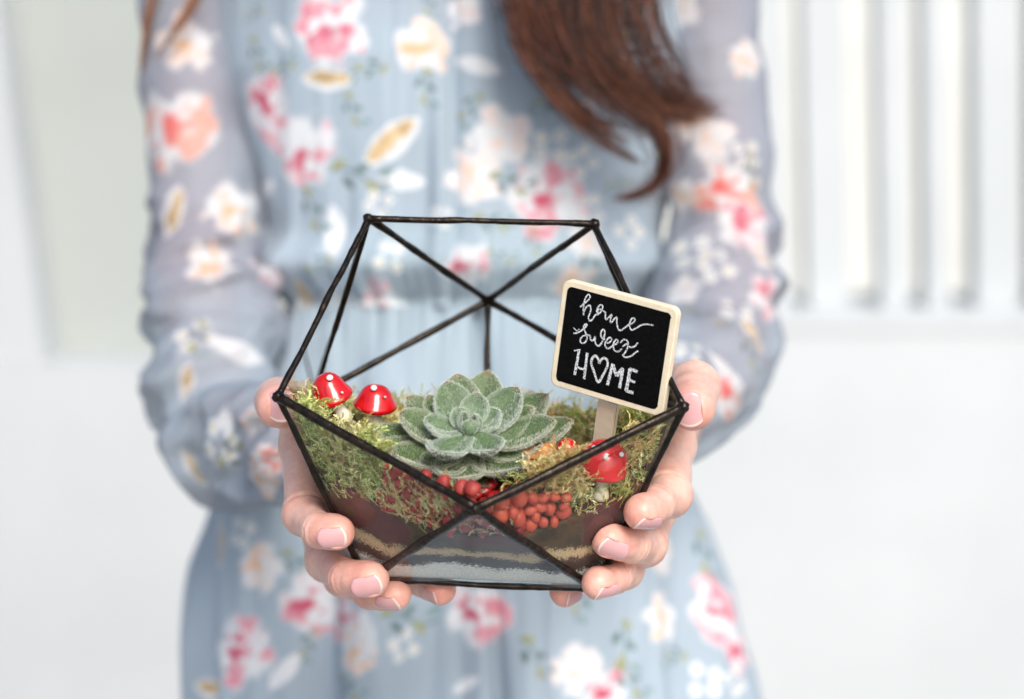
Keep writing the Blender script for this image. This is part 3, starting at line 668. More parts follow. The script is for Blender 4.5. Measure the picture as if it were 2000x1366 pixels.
# ================================================================ PERSON
per = empty('person', (0, W(P(900, 700, 1100))[1], 0), label='person in a pale blue floral chiffon dress with long brown hair holding out the terrarium', cat='person')
M_skin = mat('skin', (.7, .42, .32), .38, Subsurface_Weight=.12, Subsurface_Scale=.003)
bsdf(M_skin).inputs['Subsurface Radius'].default_value = (1, .35, .2)
at = N(M_skin, 'ShaderNodeAttribute', attribute_name='Col'); sn1 = noise(M_skin, 90, 4); sr1 = ramp(M_skin, sn1.outputs[0], [(.32, (.93, .82, .80)), (.5, (1., .97, .96)), (.68, (1.06, 1.07, 1.05))])
sn3 = noise(M_skin, 320, 3, .65); sr3 = ramp(M_skin, sn3.outputs[0], [(.35, (.95, .88, .87)), (.62, (1.02, 1.02, 1.02))])
L(M_skin, mixc(M_skin, mixc(M_skin, at.outputs['Color'], sr1.outputs[0], 1., 'MULTIPLY'), sr3.outputs[0], 1., 'MULTIPLY'), bsdf(M_skin).inputs['Base Color'])
vor = N(M_skin, 'ShaderNodeTexVoronoi'); vor.inputs['Scale'].default_value = 1500; tcc = N(M_skin, 'ShaderNodeTexCoord'); L(M_skin, tcc.outputs['Object'], vor.inputs['Vector']); bump(M_skin, vor.outputs[0], .35, .00016)
M_nail = noisy('pink_nail', (.75, .42, .42), (.68, .36, .37), 60, .1, Coat_Weight=.5)
M_tip = mat('pale_nail_edge', (.86, .66, .60), .2)

HANDS = dict(
 left=dict(wrist=P(690, 905, 850), 
  fingers=dict(
   index=[(P(598, 868, 737), 9.3), (P(595, 1003, 707), 8.0), (P(624, 1036, 688), 6.9), (P(656, 1041, 682), 6.3)],
   middle=[(P(605, 930, 752), 9.3), (P(640, 1093, 722), 8.2), (P(676, 1128, 700), 7.2), (P(723, 1133, 690), 6.6)],
   ring=[(P(635, 990, 765), 8.8), (P(672, 1125, 738), 7.7), (P(722, 1158, 716), 6.6), (P(769, 1164, 705), 5.9)],
   pinky=[(P(690, 1030, 775), 8.0), (P(760, 1120, 765), 6.6), (P(830, 1140, 738), 6.0), (P(858, 1154, 716), 5.6)],
   thumb=[(P(660, 870, 815), 15.), (P(600, 800, 765), 11.5), (P(545, 785, 716), 9.6), (P(544, 793, 690), 8.2)])),
 right=dict(wrist=P(1215, 890, 850),
  fingers=dict(
   index=[(P(1306, 868, 737), 9.3), (P(1306, 965, 705), 8.4), (P(1282, 984, 690), 7.2), (P(1254, 1003, 678), 6.3)],
   middle=[(P(1300, 930, 752), 9.3), (P(1258, 1062, 718), 8.4), (P(1234, 1064, 697), 7.2), (P(1191, 1057, 684), 6.5)],
   ring=[(P(1280, 990, 765), 8.8), (P(1216, 1110, 728), 7.7), (P(1202, 1126, 706), 6.7), (P(1170, 1142, 690), 5.9)],
   pinky=[(P(1240, 1030, 775), 8.0), (P(1160, 1118, 765), 6.6), (P(1112, 1138, 738), 6.0), (P(1105, 1158, 716), 5.5)],
   thumb=[(P(1235, 850, 815), 15.), (P(1295, 765, 762), 12.), (P(1356, 755, 712), 10.2), (P(1352, 796, 690), 8.6)])))
# nail: centre px, pointing px (free edge direction), normal (lens mm), half width, length
NAILS = dict(
 left=dict(index=((1, .1, -.1), (-.05, .30, -.95), 4.5, 11.), middle=((1, .12, -.2), (.0, .38, -.92), 4.8, 12.), ring=((.9, .45, -.1), (-.3, .72, -.62), 4.6, 10.5), pinky=((.7, .65, -.3), (-.75, .45, -.5), 3.6, 8.5), thumb=((.5, .8, -.35), (.30, -.05, -.95), 5.0, 11.)),
 right=dict(index=((-.85, .5, -.2), (.25, .86, -.45), 4.9, 11.), middle=((-1, .22, -.1), (.05, .55, -.83), 4.8, 12.), ring=((-.8, .6, -.1), (.45, .75, -.48), 4.7, 11.), pinky=((-.1, .9, -.4), (.65, .4, -.6), 3.6, 8.5), thumb=((-.2, .95, -.25), (-.25, .1, -.95), 5.4, 12.)))
bodyV, bodyF, bodyC = [], [], []; nb_ = 0; nails = []
for side, H in HANDS.items():
    allp = np.array([q for fg in H['fingers'].values() for q, _ in fg] + [H['wrist']]); lo = allp.min(0) - 14; hi = allp.max(0) + 14; hi[2] = 868
    hh = .7
    palm = Field(lo, hi, hh); fg = H['fingers']; wr = H['wrist']
    for nm in ('index', 'middle', 'ring', 'pinky'): palm.cone(wr, fg[nm][0][0], 15, 9.5, 9.)
    palm.cone(fg['index'][0][0], fg['pinky'][0][0], 9.5, 8, 6.)
    palm.cone(wr, fg['thumb'][0][0], 17, 14.5, 9.); palm.cone(wr, wr + nrm(wr - fg['middle'][0][0]) * 40, 19, 21, 8.)
    palm.cone(fg['thumb'][0][0], (fg['index'][0][0] + wr) / 2, 12, 9, 8.)
    tot = None
    for nm, ch in fg.items():
        F1 = Field(lo, hi, hh); F1.f = F1.f
        if nm == 'thumb': F1.f[:] = 30
        for si, ((a, ra), (b, rb)) in enumerate(zip(ch[:-1], ch[1:])):
            if si == 0: F1.cone(a, b, ra, rb, 1.6, 12); continue
            mid, rm = (a + b) / 2, (ra + rb) / 2 * (.93 if si == 1 else .985); F1.cone(a, mid, ra, rm, 1.6, 12); F1.cone(mid, b, rm, rb, 1.6, 12)
        # soft pulp and knuckle fullness
        (a, ra), (b, rb) = ch[-2], ch[-1]; nn = nrm(NAILS[side][nm][1]); F1.cone(b - nn * 1.6, b - nn * 1.2 + nrm(b - a) * 1.5, rb * .86, rb * .80, 4.)
        F1.cone(ch[1][0] + nn * .6, ch[1][0] + nn * .6, ch[1][1] * 1.03, ch[1][1] * 1.03, 4.)
        # flexion creases
        for (j, dep) in ((1, 1.3), (2, 1.0)):
            c, rj = ch[j]; ax_ = nrm(nrm(ch[j + 1][0] - c) + nrm(c - ch[j - 1][0])) if j + 1 < len(ch) else None
            inn = nrm(nrm(ch[j + 1][0] - c) - nrm(c - ch[j - 1][0]))
            if np.linalg.norm(np.cross(nrm(ch[j + 1][0] - c), nrm(c - ch[j - 1][0]))) < .2: inn = -nn
            sl, X, Y, Z = F1.sub(c - rj - 4, c + rj + 4)
            pa = (X - c[0]) * ax_[0] + (Y - c[1]) * ax_[1] + (Z - c[2]) * ax_[2]; pi = ((X - c[0]) * inn[0] + (Y - c[1]) * inn[1] + (Z - c[2]) * inn[2]) / rj
            F1.f[sl] += (dep * np.exp(-(pa / .9) ** 2) * np.clip(pi * 1.4, 0, 1)).astype(np.float32)
            # dorsal wrinkles
            F1.f[sl] += (.55 * (np.cos(pa * 2.3) > .5) * np.exp(-(pa / 3.2) ** 2) * np.clip(-pi * 1.4, 0, 1)).astype(np.float32)
        u_ = smin(palm.f, F1.f, 6.)
        tot = u_ if tot is None else smin(tot, u_, .9)
    # press against the glass
    GX, GY, GZ = palm.ax; gl_ = None
    for n, d_ in PLN:
        e = (n[0] * GX[:, None, None] + n[1] * GY[None, :, None] + n[2] * GZ[None, None, :] - d_ - .5).astype(np.float32); gl_ = e if gl_ is None else np.maximum(gl_, e)
    tot = np.maximum(tot, -gl_)
    v, f = surface_nets(tot, palm.lo, hh)
    # light Laplacian smoothing
    for _ in range(1):
        s = np.zeros_like(v); c = np.zeros(len(v))
        for i in range(4):
            a, b = f[:, i], f[:, (i + 1) % 4]; np.add.at(s, a, v[b]); np.add.at(s, b, v[a]); np.add.at(c, a, 1); np.add.at(c, b, 1)
        v = v * .5 + .5 * s / c[:, None]
    base = np.array([.83, .555, .455]); pink = np.array([.84, .36, .29]); colr = np.repeat(base[None], len(v), 0); wgt = np.zeros(len(v))
    for nm, ch in fg.items():
        b, rb = ch[-1]; wgt = np.maximum(wgt, .85 * np.exp(-(np.linalg.norm(v - b, axis=1) / 11) ** 2))
        for j in (1, 2): wgt = np.maximum(wgt, .45 * np.exp(-(np.linalg.norm(v - ch[j][0], axis=1) / 9) ** 2))
    wgt = np.clip(wgt + .12 * fbm(v, .06, 3), 0, 1); colr = colr * (1 - wgt[:, None]) + pink * wgt[:, None]
    bodyV.append(v); bodyF.append(f + nb_); bodyC.append(colr); nb_ += len(v)
    for nm, ch in fg.items():
        dr, nn, hw, ln = NAILS[side][nm]; a, ra = ch[-2]; b, rb = ch[-1]
        ax_ = nrm(b - a) * .65 + nrm(dr) * .35; nn = nrm(nn); ax_ = nrm(ax_ - (ax_ @ nn) * nn); sdv = np.cross(ax_, nn)
        nails.append((side, nm, b, rb, ax_, nn, sdv, hw, ln, v))
# arms under the sleeves and the upper body
def ring_tube(pts, rads, n=28, m=40, sq=(1, 1)):
    p = catmull(pts, m); r = np.interp(np.linspace(0, 1, m), np.linspace(0, 1, len(rads)), rads); v, f = tube(p, r, n); return v, np.array([q for q in f if len(q) == 4])
ARM = dict(left=[HANDS['left']['wrist'] + np.array([0, 0, -6]), P(560, 875, 930), P(430, 800, 1060), P(385, 560, 1100), P(375, 250, 1120), P(400, 0, 1130)],
           right=[HANDS['right']['wrist'] + np.array([0, 0, -6]), P(1300, 820, 930), P(1420, 720, 1060), P(1425, 500, 1100), P(1400, 250, 1120), P(1370, 0, 1130)])
for s_, pts in ARM.items():
    v, f = ring_tube(pts, [19, 19.5, 22, 25, 23, 24]); bodyV.append(v); bodyF.append(f + nb_); bodyC.append(np.repeat(np.array([[.83, .555, .455]]), len(v), 0)); nb_ += len(v)
v, f = ring_tube([P(890, 1300, 1150), P(890, 600, 1150), P(890, 0, 1150), P(890, -200, 1150)], [90, 70, 90, 70]); bodyV.append(v); bodyF.append(f + nb_); bodyC.append(np.repeat(np.array([[.83, .555, .455]]), len(v), 0)); nb_ += len(v)
# nails: thin curved plates lying on the fingertip
for side, nm, b, rb, ax_, nn, sdv, hw, ln, v in nails:
    hw *= .92
    ns_, nt_ = 26, 15; g = []
    loc = v[np.linalg.norm(v - b, axis=1) < rb * 3]; lx, ly, lz = (loc - b) @ ax_, (loc - b) @ sdv, (loc - b) @ nn
    def surf(x):
        k = (np.abs(lx - x) < 1.2) & (np.abs(ly) < 1.6) & (lz > 0) & (lz < rb * 1.6); return np.percentile(lz[k], 80) if k.sum() else rb
    s0 = -ln * .60; e0 = rb * .80
    h0, h1 = surf(s0 + .5), surf(rb * .25); sl_ = np.clip((h1 - h0) / (rb * .25 - s0 - .5), -.12, .1); hb = max(h0, h1 - sl_ * (rb * .25 - s0)) - .1
    rr_ = rb * 1.0
    def nz_(x, yy): return hb + sl_ * (x - s0) - .016 * np.clip(x - s0 - 2, 0, 99) ** 2 - (rr_ - np.sqrt(np.clip(rr_ ** 2 - yy ** 2, .1, None))) * .95
    for i in range(ns_):
        t = i / (ns_ - 1)
        for j in range(nt_):
            y = (j / (nt_ - 1) * 2 - 1); x = (s0 + 1.8 * y * y) * (1 - t) + (e0 - hw * .42 * abs(y) ** 2.3) * t; yy = y * hw * (.93 + .07 * math.sin(t * 3.14))
            g.append(b + ax_ * x + sdv * yy + nn * (float(nz_(x, yy)) + .12 - .4 * max(0, 1 - t / .07)))
    ax2, ay2, az2 = (v - b) @ ax_, (v - b) @ sdv, (v - b) @ nn; zt_ = nz_(ax2, ay2) - .28
    m_ = (az2 > zt_) & (az2 < rb * 1.7) & (ax2 < e0 + 1.5) & (ax2 > s0 - 1) & (np.abs(ay2) < hw * 1.1)
    wq = np.clip((ax2 - (s0 + .2 + 1.8 * (ay2 / hw) ** 2)) / 1.5, 0, 1) * np.clip((hw * 1.04 - np.abs(ay2)) / .9, 0, 1); wq = wq * wq * (3 - 2 * wq)
    v[m_] -= ((az2 - zt_) * wq)[m_, None] * nn
    bodyV[0 if side == 'left' else 1][:] = v
    g = np.array(g); th = .35; G = np.concatenate([g, g - nn * th]); nn_t = ns_ * nt_; q = []
    for i in range(ns_ - 1):
        for j in range(nt_ - 1):
            a = i * nt_ + j; q.append((a, a + 1, a + nt_ + 1, a + nt_)); q.append((nn_t + a, nn_t + a + nt_, nn_t + a + nt_ + 1, nn_t + a + 1))
    ed = [j for j in range(nt_)] + [i * nt_ + nt_ - 1 for i in range(1, ns_)] + [(ns_ - 1) * nt_ + j for j in range(nt_ - 2, -1, -1)] + [i * nt_ for i in range(ns_ - 2, 0, -1)]
    for i in range(len(ed)): a, c = ed[i], ed[(i + 1) % len(ed)]; q.append((a, nn_t + a, nn_t + c, c))
    no = obj('fingernail', G, q, M_nail, per); me = no.data; me.materials.append(M_tip)
    cut = (ns_ - 3) * nt_
    for p_ in me.polygons:
        if min(p_.vertices) % nn_t >= cut: p_.material_index = 1


body = obj('body', np.concatenate(bodyV), np.concatenate(bodyF), M_skin, per, col=np.concatenate(bodyC))
# ---------------------------------------------------------------- dress
def normals(v, f):
    n = np.zeros_like(v); fn = np.cross(v[f[:, 2]] - v[f[:, 0]], v[f[:, 3]] - v[f[:, 1]])
    for i in range(4): np.add.at(n, f[:, i], fn)
    return n / (np.linalg.norm(n, axis=1)[:, None] + 1e-9)
WHT, PNK, RED, PEA, ORA, OCH, OLV, DKG = [np.array(c) for c in ((.72, .735, .76), (.68, .30, .36), (.56, .08, .15), (.80, .60, .50), (.74, .46, .27), (.55, .40, .21), (.42, .42, .2), (.09, .13, .13))]
def stamp(v, n, col, kind, u, w, rpx, ang=0., seed=0):
    uu, vv = PX(v); dd = (uu - u) ** 2 + (vv - w) ** 2; near = np.nonzero((dd < 14 ** 2) & (n[:, 2] < .2))[0]
    if len(near) == 0:
        near = np.nonzero((dd < 40 ** 2) & (n[:, 2] < .3))[0]
        if len(near) == 0: return
    i = near[np.argmin(v[near, 2] + dd[near] * .02)]; c = P(u, w, v[i, 2]); nn = n[i] * .5 + np.array([0, 0, -.5]); nn = nrm(nn); a = nrm(np.cross([0, 1, 0], nn)); a = a if a[0] > 0 else -a; b = np.cross(nn, a); b = b if b[1] > 0 else -b
    r = rpx * 1.08 / F_ * c[2]; m = np.nonzero((np.linalg.norm(v - c, axis=1) < r * 2.2) & (n @ nn > -.1))[0]
    q = (v[m] - c); x, y = q @ a, q @ b; ca, sa = math.cos(R(ang)), math.sin(R(ang)); x, y = (x * ca + y * sa) / r, (-x * sa + y * ca) / r
    rho = np.hypot(x, y); th = np.arctan2(y, x); p3 = np.stack([x * 2.2 + seed * 3.7, y * 2.2, x * 0 + seed], 1); nz = fbm(p3, 1.1, 3); nz2 = fbm(p3 + 40, 1.6, 2)
    cur = col[m]
    def put(mask, c_): mask = np.clip(mask, 0, 1)[:, None]; cur[:] = cur * (1 - mask) + c_ * mask
    if kind in ('pink', 'coral', 'peach', 'white'):
        edge = .74 + .26 * np.abs(np.sin(2.5 * th + seed)) ** .55 + .22 * nz
        inn, core = {'pink': (PNK, RED), 'coral': (PNK * .5 + ORA * .5, np.array([.72, .12, .12])), 'peach': (PEA, ORA), 'white': (np.array([.78, .68, .66]), PEA)}[kind]
        put((edge - rho) * 5.5, WHT * .98)
        streak = .5 + .5 * np.sin(th * 5 + nz * 3 + seed * 2)
        put((nz * .9 + .35 * streak - .1 - (rho - .55) ** 2 * 1.6) * 2.2 * (rho < edge - .1), inn)
        put(((.36 + .18 * nz) - np.hypot(x * .75 + .1, y * 1.5 - .1)) * 5, core)
        put((nz2 - .42 - .2 * rho) * 5 * (rho < edge - .16), core * .6 + inn * .4)
    elif kind == 'daisy':
        for k in range(4):
            cx, cy = .55 * math.cos(k * 1.7 + seed), .55 * math.sin(k * 1.7 + seed); rr_ = np.hypot(x - cx, y - cy); t2 = np.arctan2(y - cy, x - cx)
            put((.42 - .14 * np.abs(np.sin(2.5 * t2)) - rr_) * 12, WHT); put((.13 - rr_) * 14, OLV if k % 2 else np.array([.7, .55, .2]))
    elif kind in ('ochre', 'wleaf'):
        prof_ = .42 * np.clip(1 - x * x, 0, 1) ** .7 * (1 + .15 * nz); put((prof_ - np.abs(y)) * 14 * (np.abs(x) < 1), WHT)
        if kind == 'ochre': put((prof_ * .66 - np.abs(y + .05)) * 14 * (np.abs(x) < .8) * (.75 + .5 * nz), OCH * (1 + .25 * nz2[:, None]))
    elif kind == 'sprig':
        put((.06 - np.abs(y - .15 * np.sin(x * 3))) * 30 * (np.abs(x) < 1) * .9, DKG * 1.6)
        for k in range(5):
            cx = -.8 + k * .4; s_ = 1 if k % 2 else -1; dx, dy = x - cx, y - s_ * .25; xr, yr = dx * .8 + dy * .6 * s_, -dx * .6 * s_ + dy * .8
            put((1 - (xr / .3) ** 2 - (yr / .14) ** 2) * 2, DKG * (1 + k * .35) if k % 3 else OLV * .8)
    col[m] = cur
FLOW = [('pink', 650, 55, 78, 10), ('peach', 822, 92, 58, 0), ('white', 905, 20, 36, 0), ('wleaf', 935, 128, 45, 15), ('ochre', 640, 155, 52, 3), ('pink', 520, 205, 66, 40), ('pink', 590, 290, 74, -40), ('ochre', 765, 277, 68, -40), ('white', 978, 272, 66, 0),
 ('daisy', 1078, 285, 44, 0), ('daisy', 1140, 315, 36, 0), ('white', 925, 350, 55, 60), ('pink', 1070, 385, 80, 0), ('pink', 910, 520, 48, 20), ('pink', 740, 610, 56, 0), ('wleaf', 785, 352, 45, 5), ('wleaf', 655, 455, 52, 85), ('sprig', 610, 415, 48, 60), ('sprig', 500, 108, 40, 55),
 ('sprig', 705, 345, 60, 10), ('sprig', 833, 175, 40, 75), ('sprig', 1000, 360, 44, 10), ('daisy', 740, 400, 34, 0), ('daisy', 1155, 410, 38, 0), ('daisy', 1230, 455, 40, 0), ('wleaf', 590, 620, 40, 70), ('ochre', 590, 580, 40, 80), ('sprig', 1160, 520, 44, 60), ('peach', 1120, 560, 45, 0), ('white', 1150, 470, 40, 0),
 ('wleaf', 545, 70, 30, 50), ('pink', 1150, 130, 44, 0), ('sprig', 555, 130, 34, -30), ('white', 1210, 600, 44, 0),
 ('pink', 470, 1272, 70, 0), ('peach', 510, 1110, 52, 60), ('sprig', 585, 1105, 40, 30), ('pink', 610, 1175, 66, 0), ('pink', 668, 1215, 50, 50), ('peach', 690, 1270, 50, 0), ('daisy', 790, 1262, 40, 0), ('wleaf', 715, 1230, 40, 80), ('pink', 925, 1200, 62, 30), ('white', 1130, 1310, 52, 0), ('pink', 1185, 1352, 50, 0),
 ('sprig', 1222, 1265, 50, 80), ('sprig', 1235, 1335, 44, 40), ('pink', 1400, 1190, 66, 20), ('peach', 1300, 1210, 50, 60), ('pink', 1450, 1270, 48, 0), ('daisy', 1375, 1330, 44, 0), ('daisy', 1440, 1330, 36, 0), ('ochre', 405, 1345, 45, 0), ('wleaf', 555, 1312, 44, -50), ('peach', 1300, 1075, 46, 0), ('ochre', 420, 1060, 50, 70), ('sprig', 800, 1210, 60, 5), ('sprig', 1050, 1290, 50, 50), ('daisy', 470, 1040, 36, 0), ('sprig', 1380, 1085, 50, 75)]
SLV = [('peach', 365, 85, 56, 20), ('coral', 335, 250, 84, 80), ('ochre', 335, 410, 54, 100), ('peach', 457, 405, 58, 0), ('peach', 412, 515, 54, 0), ('pink', 535, 515, 40, 80), ('daisy', 380, 650, 50, 0), ('sprig', 385, 660, 44, 80), ('wleaf', 465, 680, 56, 20), ('ochre', 362, 745, 36, 100),
 ('daisy', 425, 865, 56, 0), ('sprig', 455, 880, 50, -60), ('peach', 490, 795, 48, 0), ('peach', 505, 940, 46, 0), ('ochre', 370, 915, 42, 50), ('coral', 520, 900, 34, 0), ('wleaf', 440, 820, 36, 60),
 ('peach', 1460, 115, 40, 0), ('peach', 1350, 235, 50, 0), ('white', 1390, 275, 44, 30), ('coral', 1420, 370, 66, 30), ('pink', 1450, 440, 60, 80), ('daisy', 1350, 490, 50, 0), ('pink', 1500, 580, 44, 90), ('ochre', 1480, 648, 40, 60), ('daisy', 1400, 520, 44, 0), ('sprig', 1390, 610, 50, 30), ('coral', 1425, 765, 62, 60), ('peach', 1325, 12, 48, 0),
 ('peach', 1328, 382, 32, 0), ('daisy', 1460, 300, 36, 0), ('wleaf', 1400, 690, 40, 60), ('daisy', 1350, 680, 40, 0), ('sprig', 1470, 690, 40, 80), ('white', 1330, 560, 40, 0), ('daisy', 1440, 600, 44, 0), ('peach', 1500, 500, 34, 0), ('sprig', 1470, 340, 40, 70)]
def scatter(v, n, col, cnt, cond, seed):
    r_ = np.random.default_rng(seed); idx = np.nonzero(cond)[0]
    for k in range(cnt): i = idx[r_.integers(len(idx))]; uu, vv = PX(v[i]); 
# torso and skirt as lofted shells
BLUE = np.array([.37, .445, .515]); GREY = np.array([.30, .315, .38])
def loft(rows, nth, zc, fold, nrow):
    """rows: (v px, uL, uR, depth mm) -> closed elliptical shell round z = zc"""
    rows = np.array(rows, float); vv = np.linspace(rows[0, 0], rows[-1, 0], nrow); uL, uR, dp = [np.interp(vv, rows[:, 0], rows[:, i]) for i in (1, 2, 3)]
    th = np.linspace(0, 2 * math.pi, nth, endpoint=False); X = []; 
    for v_, l, r, d_ in zip(vv, uL, uR, dp):
        a, b = P(l, v_, zc), P(r, v_, zc); c = (a + b) / 2; w = (b - a)[0] / 2; s = np.sign(np.sin(th)) * np.abs(np.sin(th)) ** .9
        q = np.stack([c[0] + w * np.cos(th), np.full(nth, c[1]), zc - d_ * s], 1); out = np.stack([np.cos(th), th * 0, -np.sin(th)], 1)
        q += out * fold(v_, th, c[0] + w * np.cos(th))[:, None]; X.append(q)
    v = np.concatenate(X); i, j = np.meshgrid(np.arange(nrow - 1), np.arange(nth), indexing='ij'); i, j = i.ravel(), j.ravel(); k = (j + 1) % nth
    return v, np.stack([i * nth + j, i * nth + k, (i + 1) * nth + k, (i + 1) * nth + j], 1)
def fold_b(v_, th, x):
    g = np.clip((v_ - 300) / 280, 0, 1); t = np.stack([x * .05, x * 0 + v_ * .0012, x * 0], 1)
    return (2.3 + 4.2 * g) * fbm(t, 1., 3) + 1.5 * np.sin(x * .75 + 2 * np.sin(x * .21)) * np.exp(-((v_ - 585) / 60) ** 2) + 3.0 * np.exp(-((x + 41) / 5.) ** 2) * np.clip((v_ - 60) / 200, .2, 1) - 5 * np.exp(-((x + 34) / 4.) ** 2) - 3.0 * np.exp(-((v_ - 592) / 14) ** 2) + 15 * np.exp(-((v_ - 528) / 42) ** 2)
def fold_s(v_, th, x):
    t = np.stack([x * .028, x * 0 + v_ * .0009, x * 0 + 5], 1); return 9 * fbm(t, 1., 3) * np.clip((v_ - 590) / 150, .2, 1.4) + 1.3 * np.sin(x * .75 + 2 * np.sin(x * .21)) * np.exp(-((v_ - 604) / 90) ** 2) - 15 * np.exp(-((x + 10 - (v_ - 1100) * .02) / 4.5) ** 2)
_r = np.random.default_rng(21)
for k in range(240):
    u, w = _r.uniform(470, 1310), _r.uniform(10, 1350)
    if w > 1000: u = _r.uniform(390, 1430)
    elif w > 620: continue
    if min(math.hypot(u - q[1], w - q[2]) - q[3] * .75 for q in FLOW) > 34: FLOW.append((('daisy', 'sprig', 'wleaf', 'sprig')[k % 4], u, w, _r.uniform(26, 40), _r.uniform(0, 180)))
v, f = loft([(-260, 560, 1250, 60), (-120, 430, 1340, 78), (0, 425, 1345, 88), (150, 440, 1345, 92), (300, 480, 1325, 90), (450, 525, 1290, 84), (560, 550, 1262, 76), (604, 560, 1255, 74)], 760, 1120, fold_b, 420)
n = normals(v, f); n *= -1 if np.mean(n[:, 2] * (v[:, 2] - 1120)) < 0 else 1
col = np.repeat(BLUE[None], len(v), 0); col *= (1 + .05 * fbm(v, .02, 2))[:, None]
mv = np.clip((60 - PX(v)[1]) / 120 + .25 * np.exp(-((PX(v)[0] - 890) / 90) ** 2), 0, 1)[:, None] * .6; col = col * (1 - mv) + GREY * mv
for k, (t, u, w, r, a) in enumerate(FLOW):
    if w < 640: stamp(v, n, col, t, u, w, r, a, k + 1)
obj('bodice', v, f, M_cloth, per, col=col)
v, f = loft([(604, 560, 1255, 76), (700, 520, 1290, 84), (850, 455, 1335, 96), (960, 425, 1368, 104), (1100, 392, 1405, 112), (1250, 366, 1442, 118), (1366, 358, 1476, 124), (1700, 300, 1560, 140), (3400, 100, 1700, 170)], 760, 1120, fold_s, 800)
n = normals(v, f); n *= -1 if np.mean(n[:, 2] * (v[:, 2] - 1120)) < 0 else 1
col = np.repeat(BLUE[None], len(v), 0) * .97; col *= (1 + .05 * fbm(v, .02, 2))[:, None]
for k, (t, u, w, r, a) in enumerate(FLOW):
    if w >= 640: stamp(v, n, col, t, u, w, r, a, k + 1)
obj('skirt', v, f, M_cloth, per, col=col)
# sleeves: smooth unions, blown out above the cuff
SLEEVE = dict(
 left=[(P(400, -160, 1110), 34), (P(365, 0, 1105), 28), (P(372, 160, 1100), 29), (P(392, 320, 1092), 31), (P(408, 470, 1082), 34), (P(420, 620, 1060), 37), (P(425, 770, 1030), 37), (P(452, 860, 990), 33), (P(520, 872, 935), 27), (P(575, 880, 895), 24)],
 right=[(P(1370, -160, 1110), 34), (P(1385, 0, 1105), 28), (P(1400, 160, 1100), 29), (P(1405, 320, 1092), 31), (P(1410, 470, 1082), 34), (P(1402, 600, 1060), 37), (P(1385, 710, 1030), 36), (P(1350, 750, 990), 33), (P(1300, 790, 935), 28), (P(1255, 830, 895), 24)])
for s_, ch in SLEEVE.items():
    pts = np.array([c for c, _ in ch]); F1 = Field(pts.min(0) - 46, pts.max(0) + 46, 2.1)
    for (a, ra), (b, rb) in zip(ch[:-1], ch[1:]): F1.cone(a, b, ra, rb, 8.)
    # drape folds: run round the bend of the elbow and along the forearm
    X, Y, Z = F1.ax; G = np.stack(np.meshgrid(X, Y, Z, indexing='ij'), -1); m = np.abs(F1.f) < 12
    q = G[m]; low = np.clip((q[:, 1] - P(0, 300, 1090)[1]) / 60, .15, 1)
    dq = np.stack([q[:, 0] * .35 + q[:, 1] * .9, q[:, 1] * .2 - q[:, 0] * .2, q[:, 2] * .6], 1)
    rid = 1 - np.abs(fbm(dq, .028, 3)) * 2.; F1.f[m] -= (8.0 * low * (rid - .3) + 1.5 * fbm(q, .05, 2)).astype(np.float32); del G
    v, f = F1.mesh(); n = normals(v, f); ce = pts.mean(0)
    uu, vv = PX(v)
    col = np.repeat((GREY * 1.0)[None], len(v), 0); bl = np.clip(.15 + np.clip((vv - 520) / 160, 0, 1) * .5 + .35 * fbm(v, .018, 2), 0, 1)[:, None]; col = col * (1 - bl) + BLUE * .95 * bl
    if np.mean(np.einsum('ij,ij->i', n, v - pts[np.argmin(((v[:, None] - pts[None]) ** 2).sum(-1), 1)])) < 0: n = -n
    for k, (t, u, w, r, a) in enumerate(SLV):
        if (u < 900) == (s_ == 'left'): stamp(v, n, col, t, u, w, r, a, k + 60)
    obj('sleeve', v, f, M_sheer, per, col=col)

# ---------------------------------------------------------------- hair
M_hair = vcol_mat('brown_hair', .5)
bsdf(M_hair).inputs['Specular IOR Level'].default_value = .3
def lock(guides, n, rad, cols, w=.26, npts=34):
    VV, FF, CC = [], [], []; base = 0
    for k in range(n):
        g = guides[int(rng.integers(len(guides)))]; pts = catmull(g, npts); t = np.linspace(0, 1, npts)[:, None]
        off = rng.normal(size=3) * np.array([1, 1, .8]) * rad; wob = np.stack([vnoise(np.stack([t[:, 0] * 3 + k * .37, t[:, 0] * 0 + j * 9, t[:, 0] * 0 + k], 1)) for j in range(3)], 1)
        pts = pts + off * (1 - .8 * t) + wob * rad * (.25 + .35 * t); cut = int(npts * rng.uniform(.9, 1.01)); pts = pts[:cut]; tg = np.gradient(pts, axis=0); sd_ = np.cross(tg, np.array([rng.normal() * .4, rng.normal() * .4, 1])); sd_ /= np.linalg.norm(sd_, axis=1)[:, None]
        ww = w * (1 - .85 * np.linspace(0, 1, cut) ** 2)[:, None]; up = np.cross(tg, sd_); up /= np.linalg.norm(up, axis=1)[:, None] + 1e-9
        v = np.stack([pts - sd_ * ww, pts - up * ww * .6, pts + sd_ * ww], 1).reshape(-1, 3)
        i = np.arange(cut - 1)[:, None] * 3 + base
        FF += [np.concatenate([i, i + 1, i + 4, i + 3], 1), np.concatenate([i + 1, i + 2, i + 5, i + 4], 1)]
        c = cols[int(rng.integers(len(cols)))] * rng.uniform(.7, 1.3); VV.append(v); CC.append(np.repeat(c[None], len(v), 0)); base += len(v)
    return np.concatenate(VV), np.concatenate(FF), np.concatenate(CC)
HB = [np.array(c) for c in ((.028, .008, .004), (.06, .017, .008), (.012, .004, .002), (.11, .032, .014), (.20, .065, .028))]
zh = 985
def G_(pts, z0=zh): return [P(u, v, z0 + dz) for u, v, dz in pts]
arc = [G_([(1000, -140, 10), (1010, 0, 0), (1030, 100, -4), (1085, 190, -4), (1150, 255, 0), (1215, 300, 0), (1262, 325, 4)])]
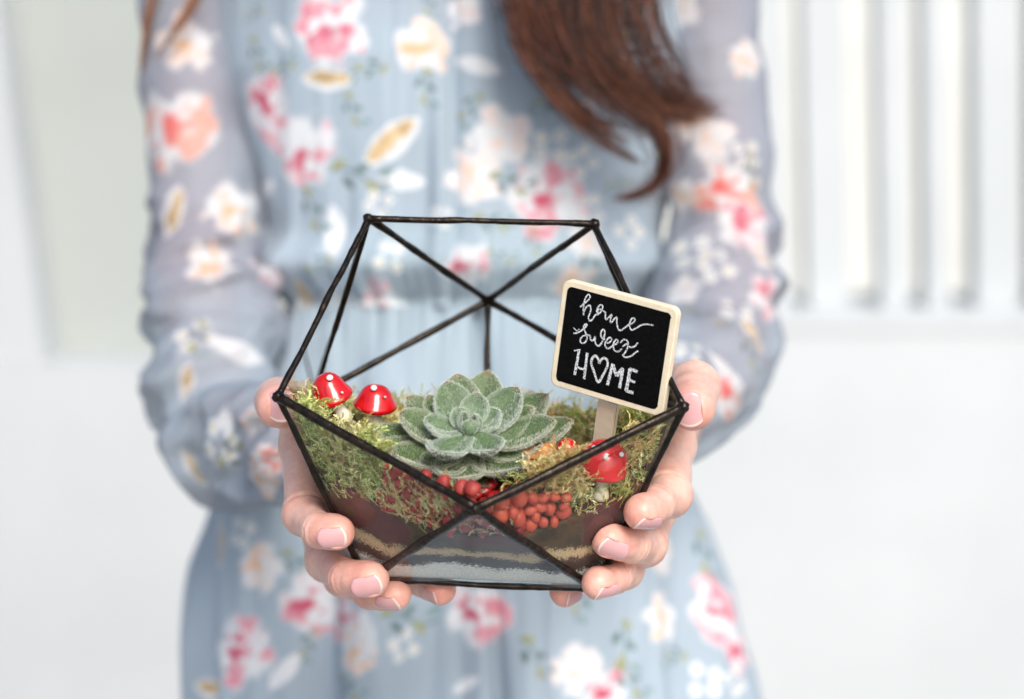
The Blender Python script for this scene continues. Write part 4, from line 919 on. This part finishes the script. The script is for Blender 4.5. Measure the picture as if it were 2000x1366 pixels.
main = [G_([(1130, -140, 10), (1120, 0, 0), (1150, 110, -4), (1235, 190, -4), (1330, 215, 0), (1410, 212, 6)]),
        G_([(1200, -140, 10), (1185, -10, 0), (1200, 90, -6), (1260, 170, -6), (1340, 205, 0), (1400, 213, 6)]),
        G_([(1090, -140, 10), (1080, 0, 0), (1110, 100, -3), (1185, 170, -4), (1270, 235, 0), (1330, 235, 6)]),
        G_([(1240, -140, 10), (1235, -10, 0), (1255, 80, -6), (1310, 165, -4), (1370, 205, 4)])]
loop = [G_([(1060, -140, 10), (1070, 0, 0), (1130, 110, -4), (1235, 205, -6), (1292, 280, -6), (1290, 345, 0), (1250, 380, 2), (1190, 388, 4)]),
        G_([(1150, -140, 10), (1150, 0, 0), (1190, 120, -4), (1262, 205, -6), (1299, 290, -6), (1288, 350, 0), (1250, 378, 2), (1200, 390, 4)])]
lft = [G_([(1040, -140, 10), (1035, -10, 0), (1020, 70, -4), (1060, 140, -4), (1130, 220, -4), (1190, 262, 0), (1240, 285, 4)]),
       G_([(1060, -140, 10), (1050, 0, 0), (1075, 110, -4), (1110, 190, -4), (1170, 235, -2), (1225, 250, 0)])]
out = [lock(main, 430, 9.0, HB), lock(loop, 190, 2.6, HB), lock(lft, 120, 3.4, HB), lock([G_([(1010, -140, 6), (1030, 0, 0), (1060, 60, 0), (1100, 120, 0), (1180, 170, 0)])] + main[:1], 240, 11, HB),
       lock(main, 150, 18, HB), lock(arc, 70, 3.5, HB), lock(loop, 60, 8, HB), lock([G_([(1290, -140, 10), (1275, 0, 0), (1305, 90, 0), (1340, 160, 4), (1350, 200, 6)], 1000)], 26, 4, HB)]
out += [lock([G_([(330, -140, 20), (300, -10, 10), (286, 60, 10), (276, 150, 20)], 1060), G_([(420, -140, 10), (385, -10, 0), (345, 60, 0), (300, 120, 10)], 1055)], 46, 2.2, [np.array((.30, .13, .06)), np.array((.18, .075, .035))], .45)]
VV, FF, CC, b_ = [], [], [], 0
for v, f, c in out: VV.append(v); FF.append(f + b_); CC.append(c); b_ += len(v)
obj('hair', np.concatenate(VV), np.concatenate(FF), M_hair, per, col=np.concatenate(CC))
